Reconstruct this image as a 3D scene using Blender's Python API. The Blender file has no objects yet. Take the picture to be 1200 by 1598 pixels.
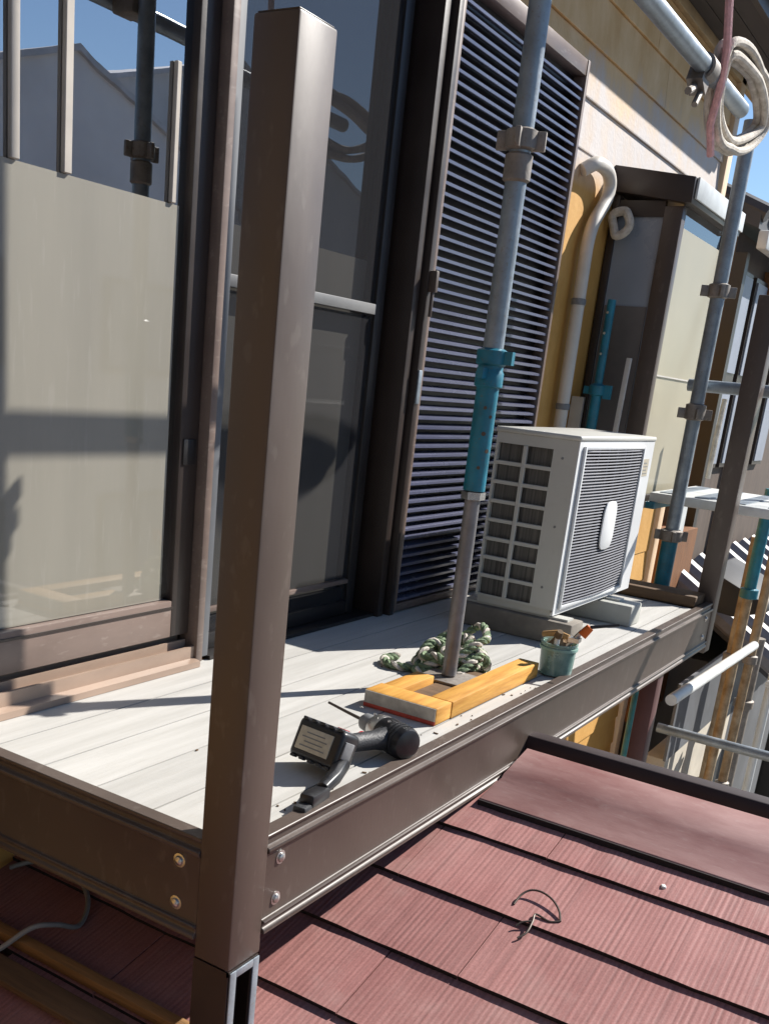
import bpy, bmesh, math, random
from mathutils import Vector, Matrix, Euler
random.seed(11)
sc = bpy.context.scene
col = sc.collection

# ------------------------------------------------------------------ camera
Rm = ((0.5430955595944335, -0.833804607119804, 0.09908123078867356),
      (-0.19750331810528557, -0.24154121844603638, -0.9500790909861171),
      (0.8161125244022489, 0.49641486373535726, -0.29585913975470673))
cam = bpy.data.cameras.new('camera'); camo = bpy.data.objects.new('camera', cam); col.objects.link(camo)
rt, up, bk = Vector(Rm[0]), -Vector(Rm[1]), -Vector(Rm[2])
camo.matrix_world = Matrix(((rt.x, up.x, bk.x, 0.0), (rt.y, up.y, bk.y, -1.6425), (rt.z, up.z, bk.z, 0.75), (0, 0, 0, 1)))
cam.sensor_fit = 'VERTICAL'; cam.sensor_height = 24.0
cam.lens = 24.0 * 1587.34 / 1598
cam.shift_x = (600 - 537.44) / 1598; cam.shift_y = (1073.09 - 799) / 1598
cam.clip_start = 0.02; cam.clip_end = 2000
sc.camera = camo

# ------------------------------------------------------------------ sky, sun, exposure
_az = math.atan2(-0.50, 0.866); _el = math.radians(38.2)
SUN = Vector((math.cos(_az) * math.cos(_el), math.sin(_az) * math.cos(_el), math.sin(_el)))
w = bpy.data.worlds.new('World'); sc.world = w; w.use_nodes = True
nt = w.node_tree
sky = nt.nodes.new('ShaderNodeTexSky'); sky.sky_type = 'NISHITA'; sky.sun_disc = False
sky.sun_elevation = _el; sky.sun_rotation = math.atan2(SUN.x, SUN.y)
sky.air_density = 1.0; sky.dust_density = 0.1; sky.ozone_density = 4.0
bg = nt.nodes['Background']; bg.inputs['Strength'].default_value = 0.075
nt.links.new(sky.outputs[0], bg.inputs['Color'])
sl = bpy.data.lights.new('sun', 'SUN'); sl.energy = 5.0; sl.angle = math.radians(0.5); sl.color = (1.0, 0.955, 0.89)
slo = bpy.data.objects.new('sun', sl); col.objects.link(slo)
slo.location = SUN * 30
slo.rotation_euler = (-SUN).to_track_quat('-Z', 'Y').to_euler()
vs = sc.view_settings
vs.view_transform = 'Standard'; vs.look = 'None'; vs.exposure = 0.85; vs.gamma = 1; vs.use_curve_mapping = False
sc.cycles.max_bounces = 8; sc.cycles.transparent_max_bounces = 16

# ------------------------------------------------------------------ materials
MT = {}
def srgb(h):
    return tuple(((c / 255) / 12.92 if c / 255 <= 0.04045 else ((c / 255 + 0.055) / 1.055) ** 2.4) for c in h)
def M(name, c, rough=0.5, metal=0.0, var=0.15, vs=6.0, stretch=(1, 1, 1), c2=None, bump=0.0, bs=60.0, bstretch=None,
      coat=0.0, coatr=0.05, rand=0.0, spec=0.5, speck=0.0, spc=(0.1, 0.1, 0.1), rvar=0.12):
    if name in MT: return MT[name]
    m = bpy.data.materials.new(name); m.use_nodes = True
    N = m.node_tree.nodes; L = m.node_tree.links
    b = N['Principled BSDF']
    geo = N.new('ShaderNodeNewGeometry')
    mp = N.new('ShaderNodeMapping'); mp.inputs['Scale'].default_value = stretch
    L.new(geo.outputs['Position'], mp.inputs['Vector'])
    nz = N.new('ShaderNodeTexNoise'); nz.inputs['Scale'].default_value = vs; nz.inputs['Detail'].default_value = 6; nz.inputs['Roughness'].default_value = 0.62
    L.new(mp.outputs[0], nz.inputs['Vector'])
    rp = N.new('ShaderNodeValToRGB')
    lo = [x * (1 - var) for x in c]; hi = list(c2) if c2 else [min(1, x * (1 + var)) for x in c]
    rp.color_ramp.elements[0].position = 0.32; rp.color_ramp.elements[1].position = 0.68
    rp.color_ramp.elements[0].color = (*lo, 1); rp.color_ramp.elements[1].color = (*hi, 1)
    L.new(nz.outputs['Fac'], rp.inputs['Fac'])
    out = rp.outputs[0]
    if speck > 0:
        n2 = N.new('ShaderNodeTexNoise'); n2.inputs['Scale'].default_value = vs * 9; n2.inputs['Detail'].default_value = 3
        L.new(mp.outputs[0], n2.inputs['Vector'])
        r2 = N.new('ShaderNodeMapRange'); r2.inputs[1].default_value = 0.60; r2.inputs[2].default_value = 0.70; r2.inputs[4].default_value = speck
        L.new(n2.outputs['Fac'], r2.inputs[0])
        mx = N.new('ShaderNodeMix'); mx.data_type = 'RGBA'; mx.inputs['B'].default_value = (*spc, 1)
        L.new(r2.outputs[0], mx.inputs[0]); L.new(out, mx.inputs['A']); out = mx.outputs['Result']
    if rand > 0:
        oi = N.new('ShaderNodeObjectInfo'); mr = N.new('ShaderNodeMapRange')
        mr.inputs[3].default_value = 1 - rand; mr.inputs[4].default_value = 1 + rand
        L.new(oi.outputs['Random'], mr.inputs[0])
        hs = N.new('ShaderNodeHueSaturation'); L.new(mr.outputs[0], hs.inputs['Value']); L.new(out, hs.inputs['Color']); out = hs.outputs[0]
    L.new(out, b.inputs['Base Color'])
    rr = N.new('ShaderNodeMapRange'); rr.inputs[3].default_value = max(0.02, rough - rvar); rr.inputs[4].default_value = min(1, rough + rvar)
    L.new(nz.outputs['Fac'], rr.inputs[0]); L.new(rr.outputs[0], b.inputs['Roughness'])
    b.inputs['Metallic'].default_value = metal
    b.inputs['Specular IOR Level'].default_value = spec
    b.inputs['Coat Weight'].default_value = coat; b.inputs['Coat Roughness'].default_value = coatr
    if bump > 0:
        mb = N.new('ShaderNodeMapping'); mb.inputs['Scale'].default_value = bstretch or stretch
        L.new(geo.outputs['Position'], mb.inputs['Vector'])
        nb = N.new('ShaderNodeTexNoise'); nb.inputs['Scale'].default_value = bs; nb.inputs['Detail'].default_value = 4
        L.new(mb.outputs[0], nb.inputs['Vector'])
        bp = N.new('ShaderNodeBump'); bp.inputs['Strength'].default_value = bump; bp.inputs['Distance'].default_value = 0.004
        L.new(nb.outputs['Fac'], bp.inputs['Height']); L.new(bp.outputs[0], b.inputs['Normal'])
    MT[name] = m
    return m

brown = M('brown_aluminium', (0.078, 0.057, 0.046), 0.44, 0.0, 0.10, 5, (1, 1, .5), bump=0.04, bs=60, bstretch=(2, 2, .5), speck=0.28, spc=(0.15, 0.125, 0.105), spec=0.5, rvar=0.2)
brown_dark = M('brown_frame', (0.034, 0.024, 0.020), 0.4, 0.0, 0.15, 6, bump=0.05)
brown_rail = M('brown_rail', (0.165, 0.12, 0.10), 0.4, 0.0, 0.18, 9, (.3, 1, 1), speck=0.25, spc=(0.35, 0.3, 0.26))
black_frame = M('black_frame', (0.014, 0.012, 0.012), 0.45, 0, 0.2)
maroon = M('maroon_paint', (0.075, 0.028, 0.026), 0.5, 0, 0.2)
deckm = M('pale_deck_board', (0.44, 0.43, 0.402), 0.6, 0, 0.07, 3.5, (.6, 9, 4), c2=(0.495, 0.484, 0.458), bump=0.18, bs=30, bstretch=(.3, 14, 6), rand=0.05, speck=0.16, spc=(0.33, 0.27, 0.2), spec=0.35)
galv = M('galvanised_steel', (0.25, 0.29, 0.325), 0.45, 0.5, 0.25, 14, bump=0.12, bs=90, speck=0.35, spc=(0.2, 0.15, 0.1))
galv_dirty = M('weathered_steel', (0.24, 0.215, 0.19), 0.6, 0.35, 0.3, 16, bump=0.2, bs=90, speck=0.5, spc=(0.16, 0.09, 0.05))
teal = M('teal_paint', (0.010, 0.155, 0.225), 0.42, 0.0, 0.25, 16, bump=0.15, bs=70, speck=0.45, spc=(0.11, 0.10, 0.08))
rust = M('rusty_tube', (0.30, 0.19, 0.09), 0.65, 0.1, 0.35, 14, c2=(0.42, 0.33, 0.22), bump=0.2)
acw = M('appliance_white', (0.50, 0.495, 0.455), 0.42, 0, 0.06, 4, speck=0.12, spc=(0.35, 0.33, 0.28))
acfront = M('appliance_front', (0.66, 0.67, 0.67), 0.4, 0, 0.05, 4)
acdark = M('appliance_inside', (0.022, 0.023, 0.026), 0.6, 0, 0.3, 30)
coil_fin = M('aluminium_fin', (0.10, 0.10, 0.10), 0.5, 0.3, 0.45, 120, (1, 1, .02), c2=(0.17, 0.165, 0.155))
guardm = M('fan_guard', (0.17, 0.17, 0.19), 0.5, 0, 0.05)
footm = M('grey_plastic_block', (0.42, 0.42, 0.38), 0.65, 0, 0.1, 8, bump=0.15)
concm = M('weathered_block', (0.20, 0.175, 0.145), 0.85, 0, 0.25, 12, bump=0.5, bs=40)
orangew = M('orange_timber', (0.56, 0.245, 0.035), 0.6, 0, 0.2, 4, (1.2, 14, 14), c2=(0.70, 0.37, 0.075), bump=0.25, bs=20, bstretch=(1, 12, 12), speck=0.3, spc=(0.25, 0.12, 0.03))
greyw = M('grey_end_grain', (0.33, 0.30, 0.26), 0.8, 0, 0.25, 25, bump=0.3)
redp = M('red_paint', (0.33, 0.035, 0.02), 0.6, 0, 0.25, 20)
oldwood = M('old_batten_wood', (0.115, 0.066, 0.032), 0.7, 0, 0.3, 5, (14, 1, 14), bump=0.3, bs=20)
brownwood = M('brown_wood', (0.20, 0.083, 0.028), 0.65, 0, 0.3, 5, (8, 8, 1), bump=0.2)
ropeg = M('green_rope', (0.055, 0.105, 0.04), 0.85, 0, 0.4, 30, c2=(0.26, 0.34, 0.20), bump=0.6, bs=200)
ropew = M('cream_rope', (0.50, 0.44, 0.36), 0.85, 0, 0.2, 30, c2=(0.66, 0.61, 0.54), bump=0.6, bs=150)
pinkr = M('pink_rope', (0.72, 0.40, 0.40), 0.85, 0, 0.2, 60, bump=0.5, bs=200)
pipew = M('cream_pipe_cover', (0.56, 0.525, 0.47), 0.45, 0, 0.1, 6)
blackp = M('black_plastic', (0.012, 0.012, 0.014), 0.38, 0, 0.2, 30)
greyp = M('grey_plastic', (0.18, 0.185, 0.19), 0.5, 0, 0.2, 40)
silver = M('bare_metal', (0.55, 0.54, 0.52), 0.3, 0.9, 0.15, 30)
labelm = M('cream_sticker', (0.48, 0.43, 0.33), 0.5, 0, 0.15, 60)
redpl = M('red_plastic', (0.42, 0.03, 0.035), 0.4)
orangepl = M('orange_plastic', (0.65, 0.13, 0.01), 0.4)
brushw = M('brush_wood', (0.42, 0.24, 0.09), 0.55)
bristle = M('brush_bristle', (0.13, 0.085, 0.045), 0.9, 0, 0.3, 80)
ragm = M('dirty_rag', (0.27, 0.17, 0.085), 0.9, 0, 0.35, 30, bump=0.5)
greyc = M('grey_cable', (0.22, 0.215, 0.20), 0.55)
wirem = M('iron_wire', (0.07, 0.055, 0.045), 0.5, 0.4)
roomm = M('dim_room', (0.09, 0.085, 0.08), 0.9)
soffm = M('dark_soffit', (0.055, 0.045, 0.042), 0.7, 0, 0.3, 4, (1, 8, 1))
tanm = M('tan_trim', (0.36, 0.25, 0.13), 0.6, 0, 0.2)
peach = M('peach_board', (0.66, 0.47, 0.30), 0.6, 0, 0.1)
filmm = M('frosted_film', (0.245, 0.228, 0.185), 0.62, 0, 0.06, 1.6, (5, 5, .6), coat=1.0, coatr=0.02, speck=0.12, spc=(0.4, 0.39, 0.35), spec=0.3)
filmm.node_tree.nodes['Principled BSDF'].inputs['Coat IOR'].default_value = 1.75
film_far = M('cream_frosted_glass', (0.35, 0.315, 0.225), 0.55, 0, 0.05, 3, coat=0.25, coatr=0.1)
asph = M('ground_gravel', (0.20, 0.19, 0.165), 0.95, 0, 0.4, 1.2, bump=0.7, bs=9, speck=0.5, spc=(0.34, 0.33, 0.29))
nwall = M('grey_render', (0.80, 0.78, 0.80), 0.8, 0, 0.1, 1.0)
nwall2 = M('pale_render', (0.66, 0.64, 0.64), 0.8, 0, 0.1, 1.0)
nroof = M('dark_tiles', (0.055, 0.055, 0.06), 0.6, 0, 0.3, 3, bump=0.4, bs=14)
tilem = M('silver_tiles', (0.20, 0.195, 0.205), 0.5, 0, 0.25, 7, bump=0.2, bs=30)
paneblue = M('pale_panel', (0.27, 0.30, 0.36), 0.5, 0, 0.12, 3)
concw = M('concrete_wall', (0.44, 0.40, 0.33), 0.85, 0, 0.18, 3, bump=0.3, bs=30)
greypan = M('grey_sheet', (0.12, 0.125, 0.135), 0.55, 0, 0.2, 3)
whitepaint = M('white_paint', (0.62, 0.64, 0.63), 0.45, 0, 0.12, 12)
rubble = M('rubble_stone', (0.27, 0.265, 0.23), 0.95, 0, 0.35, 9, bump=0.5, rand=0.3)
blacktarp = M('black_sheet', (0.012, 0.012, 0.014), 0.6)

def slate_material():
    m = bpy.data.materials.new('red_slate'); m.use_nodes = True
    N = m.node_tree.nodes; L = m.node_tree.links; b = N['Principled BSDF']
    geo = N.new('ShaderNodeNewGeometry'); oi = N.new('ShaderNodeObjectInfo')
    # ribs run up the slope, spaced across it
    mp = N.new('ShaderNodeMapping'); mp.inputs['Scale'].default_value = (0.12, 118, 0.0)
    L.new(geo.outputs['Position'], mp.inputs['Vector'])
    ad = N.new('ShaderNodeVectorMath'); ad.operation = 'ADD'
    cb = N.new('ShaderNodeCombineXYZ'); mu = N.new('ShaderNodeMath'); mu.operation = 'MULTIPLY'; mu.inputs[1].default_value = 91
    L.new(oi.outputs['Random'], mu.inputs[0]); L.new(mu.outputs[0], cb.inputs[1]); L.new(mu.outputs[0], cb.inputs[0])
    L.new(mp.outputs[0], ad.inputs[0]); L.new(cb.outputs[0], ad.inputs[1])
    rib = N.new('ShaderNodeTexNoise'); rib.inputs['Scale'].default_value = 1.15; rib.inputs['Detail'].default_value = 1.5
    L.new(ad.outputs[0], rib.inputs['Vector'])
    wv = N.new('ShaderNodeTexWave'); wv.bands_direction = 'Y'; wv.inputs['Scale'].default_value = 27; wv.inputs['Distortion'].default_value = 0.25; wv.inputs['Detail'].default_value = 1
    wv.inputs['Detail Scale'].default_value = 0.6
    L.new(geo.outputs['Position'], wv.inputs['Vector'])
    nz = N.new('ShaderNodeTexNoise'); nz.inputs['Scale'].default_value = 5; nz.inputs['Detail'].default_value = 7; nz.inputs['Roughness'].default_value = 0.65
    L.new(geo.outputs['Position'], nz.inputs['Vector'])
    rp = N.new('ShaderNodeValToRGB'); e = rp.color_ramp.elements
    e[0].position = 0.3; e[0].color = (0.285, 0.122, 0.112, 1); e[1].position = 0.72; e[1].color = (0.345, 0.168, 0.154, 1)
    L.new(nz.outputs['Fac'], rp.inputs['Fac'])
    rr = N.new('ShaderNodeMapRange'); rr.inputs[1].default_value = 0.36; rr.inputs[2].default_value = 0.50; rr.inputs[3].default_value = 0.84; rr.inputs[4].default_value = 1.03
    L.new(rib.outputs['Fac'], rr.inputs[0])
    r3 = N.new('ShaderNodeMapRange'); r3.inputs[3].default_value = 0.88; r3.inputs[4].default_value = 1.09
    L.new(oi.outputs['Random'], r3.inputs[0])
    msk = N.new('ShaderNodeTexNoise'); msk.inputs['Scale'].default_value = 6.5; msk.inputs['Detail'].default_value = 2; L.new(geo.outputs['Position'], msk.inputs['Vector'])
    ms2 = N.new('ShaderNodeMapRange'); ms2.inputs[1].default_value = 0.35; ms2.inputs[2].default_value = 0.62; ms2.inputs[3].default_value = 0.04; ms2.inputs[4].default_value = 0.20; L.new(msk.outputs['Fac'], ms2.inputs[0])
    wm_ = N.new('ShaderNodeMath'); wm_.operation = 'MULTIPLY'; iv = N.new('ShaderNodeMath'); iv.operation = 'SUBTRACT'; iv.inputs[0].default_value = 1.0; L.new(wv.outputs['Fac'], iv.inputs[1]); L.new(iv.outputs[0], wm_.inputs[0]); L.new(ms2.outputs[0], wm_.inputs[1])
    iv2 = N.new('ShaderNodeMath'); iv2.operation = 'SUBTRACT'; iv2.inputs[0].default_value = 1.05; L.new(wm_.outputs[0], iv2.inputs[1])
    gr = N.new('ShaderNodeTexNoise'); gr.inputs['Scale'].default_value = 260; gr.inputs['Detail'].default_value = 2; L.new(geo.outputs['Position'], gr.inputs['Vector'])
    gr2 = N.new('ShaderNodeMapRange'); gr2.inputs[1].default_value = 0.3; gr2.inputs[2].default_value = 0.7; gr2.inputs[3].default_value = 0.86; gr2.inputs[4].default_value = 1.12; L.new(gr.outputs['Fac'], gr2.inputs[0])
    m0 = N.new('ShaderNodeMath'); m0.operation = 'MULTIPLY'; L.new(iv2.outputs[0], m0.inputs[0]); L.new(gr2.outputs[0], m0.inputs[1])
    m00 = N.new('ShaderNodeMath'); m00.operation = 'MULTIPLY'; L.new(m0.outputs[0], m00.inputs[0]); L.new(rr.outputs[0], m00.inputs[1])
    mm = N.new('ShaderNodeMath'); mm.operation = 'MULTIPLY'; L.new(m00.outputs[0], mm.inputs[0]); L.new(r3.outputs[0], mm.inputs[1])
    hs = N.new('ShaderNodeHueSaturation'); L.new(mm.outputs[0], hs.inputs['Value']); L.new(rp.outputs[0], hs.inputs['Color'])
    # pale weathering blotches
    n2 = N.new('ShaderNodeTexNoise'); n2.inputs['Scale'].default_value = 2.3; n2.inputs['Detail'].default_value = 8; n2.inputs['Roughness'].default_value = 0.7
    L.new(geo.outputs['Position'], n2.inputs['Vector'])
    r4 = N.new('ShaderNodeMapRange'); r4.inputs[1].default_value = 0.52; r4.inputs[2].default_value = 0.75; r4.inputs[4].default_value = 0.85
    L.new(n2.outputs['Fac'], r4.inputs[0])
    mx = N.new('ShaderNodeMix'); mx.data_type = 'RGBA'; mx.inputs['B'].default_value = (0.385, 0.245, 0.222, 1)
    L.new(r4.outputs[0], mx.inputs[0]); L.new(hs.outputs[0], mx.inputs['A'])
    L.new(mx.outputs['Result'], b.inputs['Base Color'])
    b.inputs['Roughness'].default_value = 0.6; b.inputs['Specular IOR Level'].default_value = 0.35
    hm = N.new('ShaderNodeMath'); hm.operation = 'MULTIPLY_ADD'; hm.inputs[1].default_value = 0.5; L.new(wv.outputs['Fac'], hm.inputs[0]); L.new(rib.outputs['Fac'], hm.inputs[2])
    bp = N.new('ShaderNodeBump'); bp.inputs['Strength'].default_value = 0.32; bp.inputs['Distance'].default_value = 0.0022
    L.new(hm.outputs[0], bp.inputs['Height']); L.new(bp.outputs[0], b.inputs['Normal'])
    return m
slatem = slate_material()
flashm = M('red_flashing', (0.285, 0.132, 0.122), 0.5, 0, 0.15, 4, (3, 1, 1), c2=(0.375, 0.222, 0.205), bump=0.1, bs=25, speck=0.12, spc=(0.5, 0.42, 0.38))

def wall_material():
    m = bpy.data.materials.new('ochre_siding'); m.use_nodes = True
    N = m.node_tree.nodes; L = m.node_tree.links; b = N['Principled BSDF']
    geo = N.new('ShaderNodeNewGeometry'); sp = N.new('ShaderNodeSeparateXYZ'); L.new(geo.outputs['Position'], sp.inputs[0])
    nz = N.new('ShaderNodeTexNoise'); nz.inputs['Scale'].default_value = 3.2; nz.inputs['Detail'].default_value = 6; nz.inputs['Roughness'].default_value = 0.65
    mp = N.new('ShaderNodeMapping'); mp.inputs['Scale'].default_value = (1.2, 1, .7); L.new(geo.outputs['Position'], mp.inputs[0]); L.new(mp.outputs[0], nz.inputs['Vector'])
    rp = N.new('ShaderNodeValToRGB'); e = rp.color_ramp.elements
    e[0].position = 0.3; e[0].color = (0.50, 0.29, 0.10, 1); e[1].position = 0.7; e[1].color = (0.70, 0.50, 0.28, 1)
    L.new(nz.outputs['Fac'], rp.inputs['Fac'])
    zo = N.new('ShaderNodeMapRange'); zo.inputs[1].default_value = 1.50; zo.inputs[2].default_value = 1.62; zo.inputs[3].default_value = 1; zo.inputs[4].default_value = 0; L.new(sp.outputs['Z'], zo.inputs[0])
    rp2 = N.new('ShaderNodeValToRGB'); e2 = rp2.color_ramp.elements; e2[0].position = 0.3; e2[0].color = (0.47, 0.24, 0.05, 1); e2[1].position = 0.7; e2[1].color = (0.62, 0.35, 0.10, 1); L.new(nz.outputs['Fac'], rp2.inputs['Fac'])
    mz = N.new('ShaderNodeMix'); mz.data_type = 'RGBA'; L.new(zo.outputs[0], mz.inputs[0]); L.new(rp.outputs[0], mz.inputs['A']); L.new(rp2.outputs[0], mz.inputs['B'])
    # pale primer brushed over a band of boards: height plus ragged noise
    def mr(a, b0, o0, o1, src):
        n = N.new('ShaderNodeMapRange'); n.inputs[1].default_value = a; n.inputs[2].default_value = b0; n.inputs[3].default_value = o0; n.inputs[4].default_value = o1
        L.new(src, n.inputs[0]); return n.outputs[0]
    lo = mr(1.50, 1.60, 0, 1, sp.outputs['Z'])
    # upper limit climbs with x
    tilt = N.new('ShaderNodeMath'); tilt.operation = 'MULTIPLY_ADD'; tilt.inputs[1].default_value = -0.11; L.new(sp.outputs['X'], tilt.inputs[0]); L.new(sp.outputs['Z'], tilt.inputs[2])
    nadd = N.new('ShaderNodeMath'); nadd.operation = 'MULTIPLY_ADD'; nadd.inputs[1].default_value = 0.55; L.new(nz.outputs['Fac'], nadd.inputs[0]); L.new(tilt.outputs[0], nadd.inputs[2])
    hi = mr(1.60, 1.76, 1, 0, nadd.outputs[0])
    n3 = N.new('ShaderNodeTexNoise'); n3.inputs['Scale'].default_value = 9; n3.inputs['Detail'].default_value = 5; L.new(mp.outputs[0], n3.inputs['Vector'])
    th = mr(0.30, 0.55, 0.65, 0.97, n3.outputs['Fac'])
    m1 = N.new('ShaderNodeMath'); m1.operation = 'MULTIPLY'; L.new(lo, m1.inputs[0]); L.new(hi, m1.inputs[1])
    m2 = N.new('ShaderNodeMath'); m2.operation = 'MULTIPLY'; L.new(m1.outputs[0], m2.inputs[0]); L.new(th, m2.inputs[1])
    mx = N.new('ShaderNodeMix'); mx.data_type = 'RGBA'; mx.inputs['B'].default_value = (0.52, 0.485, 0.47, 1)
    L.new(m2.outputs[0], mx.inputs[0]); L.new(mz.outputs['Result'], mx.inputs['A']); L.new(mx.outputs['Result'], b.inputs['Base Color'])
    b.inputs['Roughness'].default_value = 0.75
    bp = N.new('ShaderNodeBump'); bp.inputs['Strength'].default_value = 0.3; bp.inputs['Distance'].default_value = 0.004
    n4 = N.new('ShaderNodeTexNoise'); n4.inputs['Scale'].default_value = 70; L.new(geo.outputs['Position'], n4.inputs['Vector']); L.new(n4.outputs['Fac'], bp.inputs['Height']); L.new(bp.outputs[0], b.inputs['Normal'])
    return m
wallm = wall_material()

def glass_material(name, tint, ior=1.55, rough=0.0, wob=0.0):
    m = bpy.data.materials.new(name); m.use_nodes = True
    N = m.node_tree.nodes; L = m.node_tree.links; N.remove(N['Principled BSDF'])
    o = N['Material Output']; fr = N.new('ShaderNodeFresnel'); fr.inputs['IOR'].default_value = ior
    tr = N.new('ShaderNodeBsdfTransparent'); tr.inputs['Color'].default_value = (*tint, 1)
    gl = N.new('ShaderNodeBsdfGlossy'); gl.inputs['Roughness'].default_value = rough; gl.inputs['Color'].default_value = (0.95, 0.97, 1, 1)
    if wob > 0:   # float-glass waviness
        geo = N.new('ShaderNodeNewGeometry'); nz = N.new('ShaderNodeTexNoise'); nz.inputs['Scale'].default_value = 4.5; nz.inputs['Detail'].default_value = 1
        mp = N.new('ShaderNodeMapping'); mp.inputs['Scale'].default_value = (1.6, 1, .45); L.new(geo.outputs['Position'], mp.inputs[0]); L.new(mp.outputs[0], nz.inputs['Vector'])
        bp = N.new('ShaderNodeBump'); bp.inputs['Strength'].default_value = wob; bp.inputs['Distance'].default_value = 0.02
        L.new(nz.outputs['Fac'], bp.inputs['Height']); L.new(bp.outputs[0], gl.inputs['Normal'])
    mx = N.new('ShaderNodeMixShader'); L.new(fr.outputs[0], mx.inputs[0]); L.new(tr.outputs[0], mx.inputs[1]); L.new(gl.outputs[0], mx.inputs[2])
    L.new(mx.outputs[0], o.inputs['Surface']); return m
glass = glass_material('window_glass', (0.72, 0.76, 0.78), 5.2, 0.0, 0.008)
glass2 = glass_material('bay_glass', (0.6, 0.66, 0.7), 3.2)
jarglass = M('green_pot_plastic', (0.20, 0.36, 0.31), 0.25, 0, 0.15, 30, c2=(0.36, 0.52, 0.47))
jarglass.node_tree.nodes['Principled BSDF'].inputs['Transmission Weight'].default_value = 0.35
def mesh_screen_material():
    m = bpy.data.materials.new('insect_mesh'); m.use_nodes = True
    N = m.node_tree.nodes; L = m.node_tree.links; N.remove(N['Principled BSDF'])
    tr = N.new('ShaderNodeBsdfTransparent'); df = N.new('ShaderNodeBsdfDiffuse'); df.inputs['Color'].default_value = (0.035, 0.035, 0.038, 1)
    mx = N.new('ShaderNodeMixShader'); mx.inputs[0].default_value = 0.55
    L.new(tr.outputs[0], mx.inputs[1]); L.new(df.outputs[0], mx.inputs[2]); L.new(mx.outputs[0], N['Material Output'].inputs['Surface']); return m
screenm = mesh_screen_material()

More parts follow.
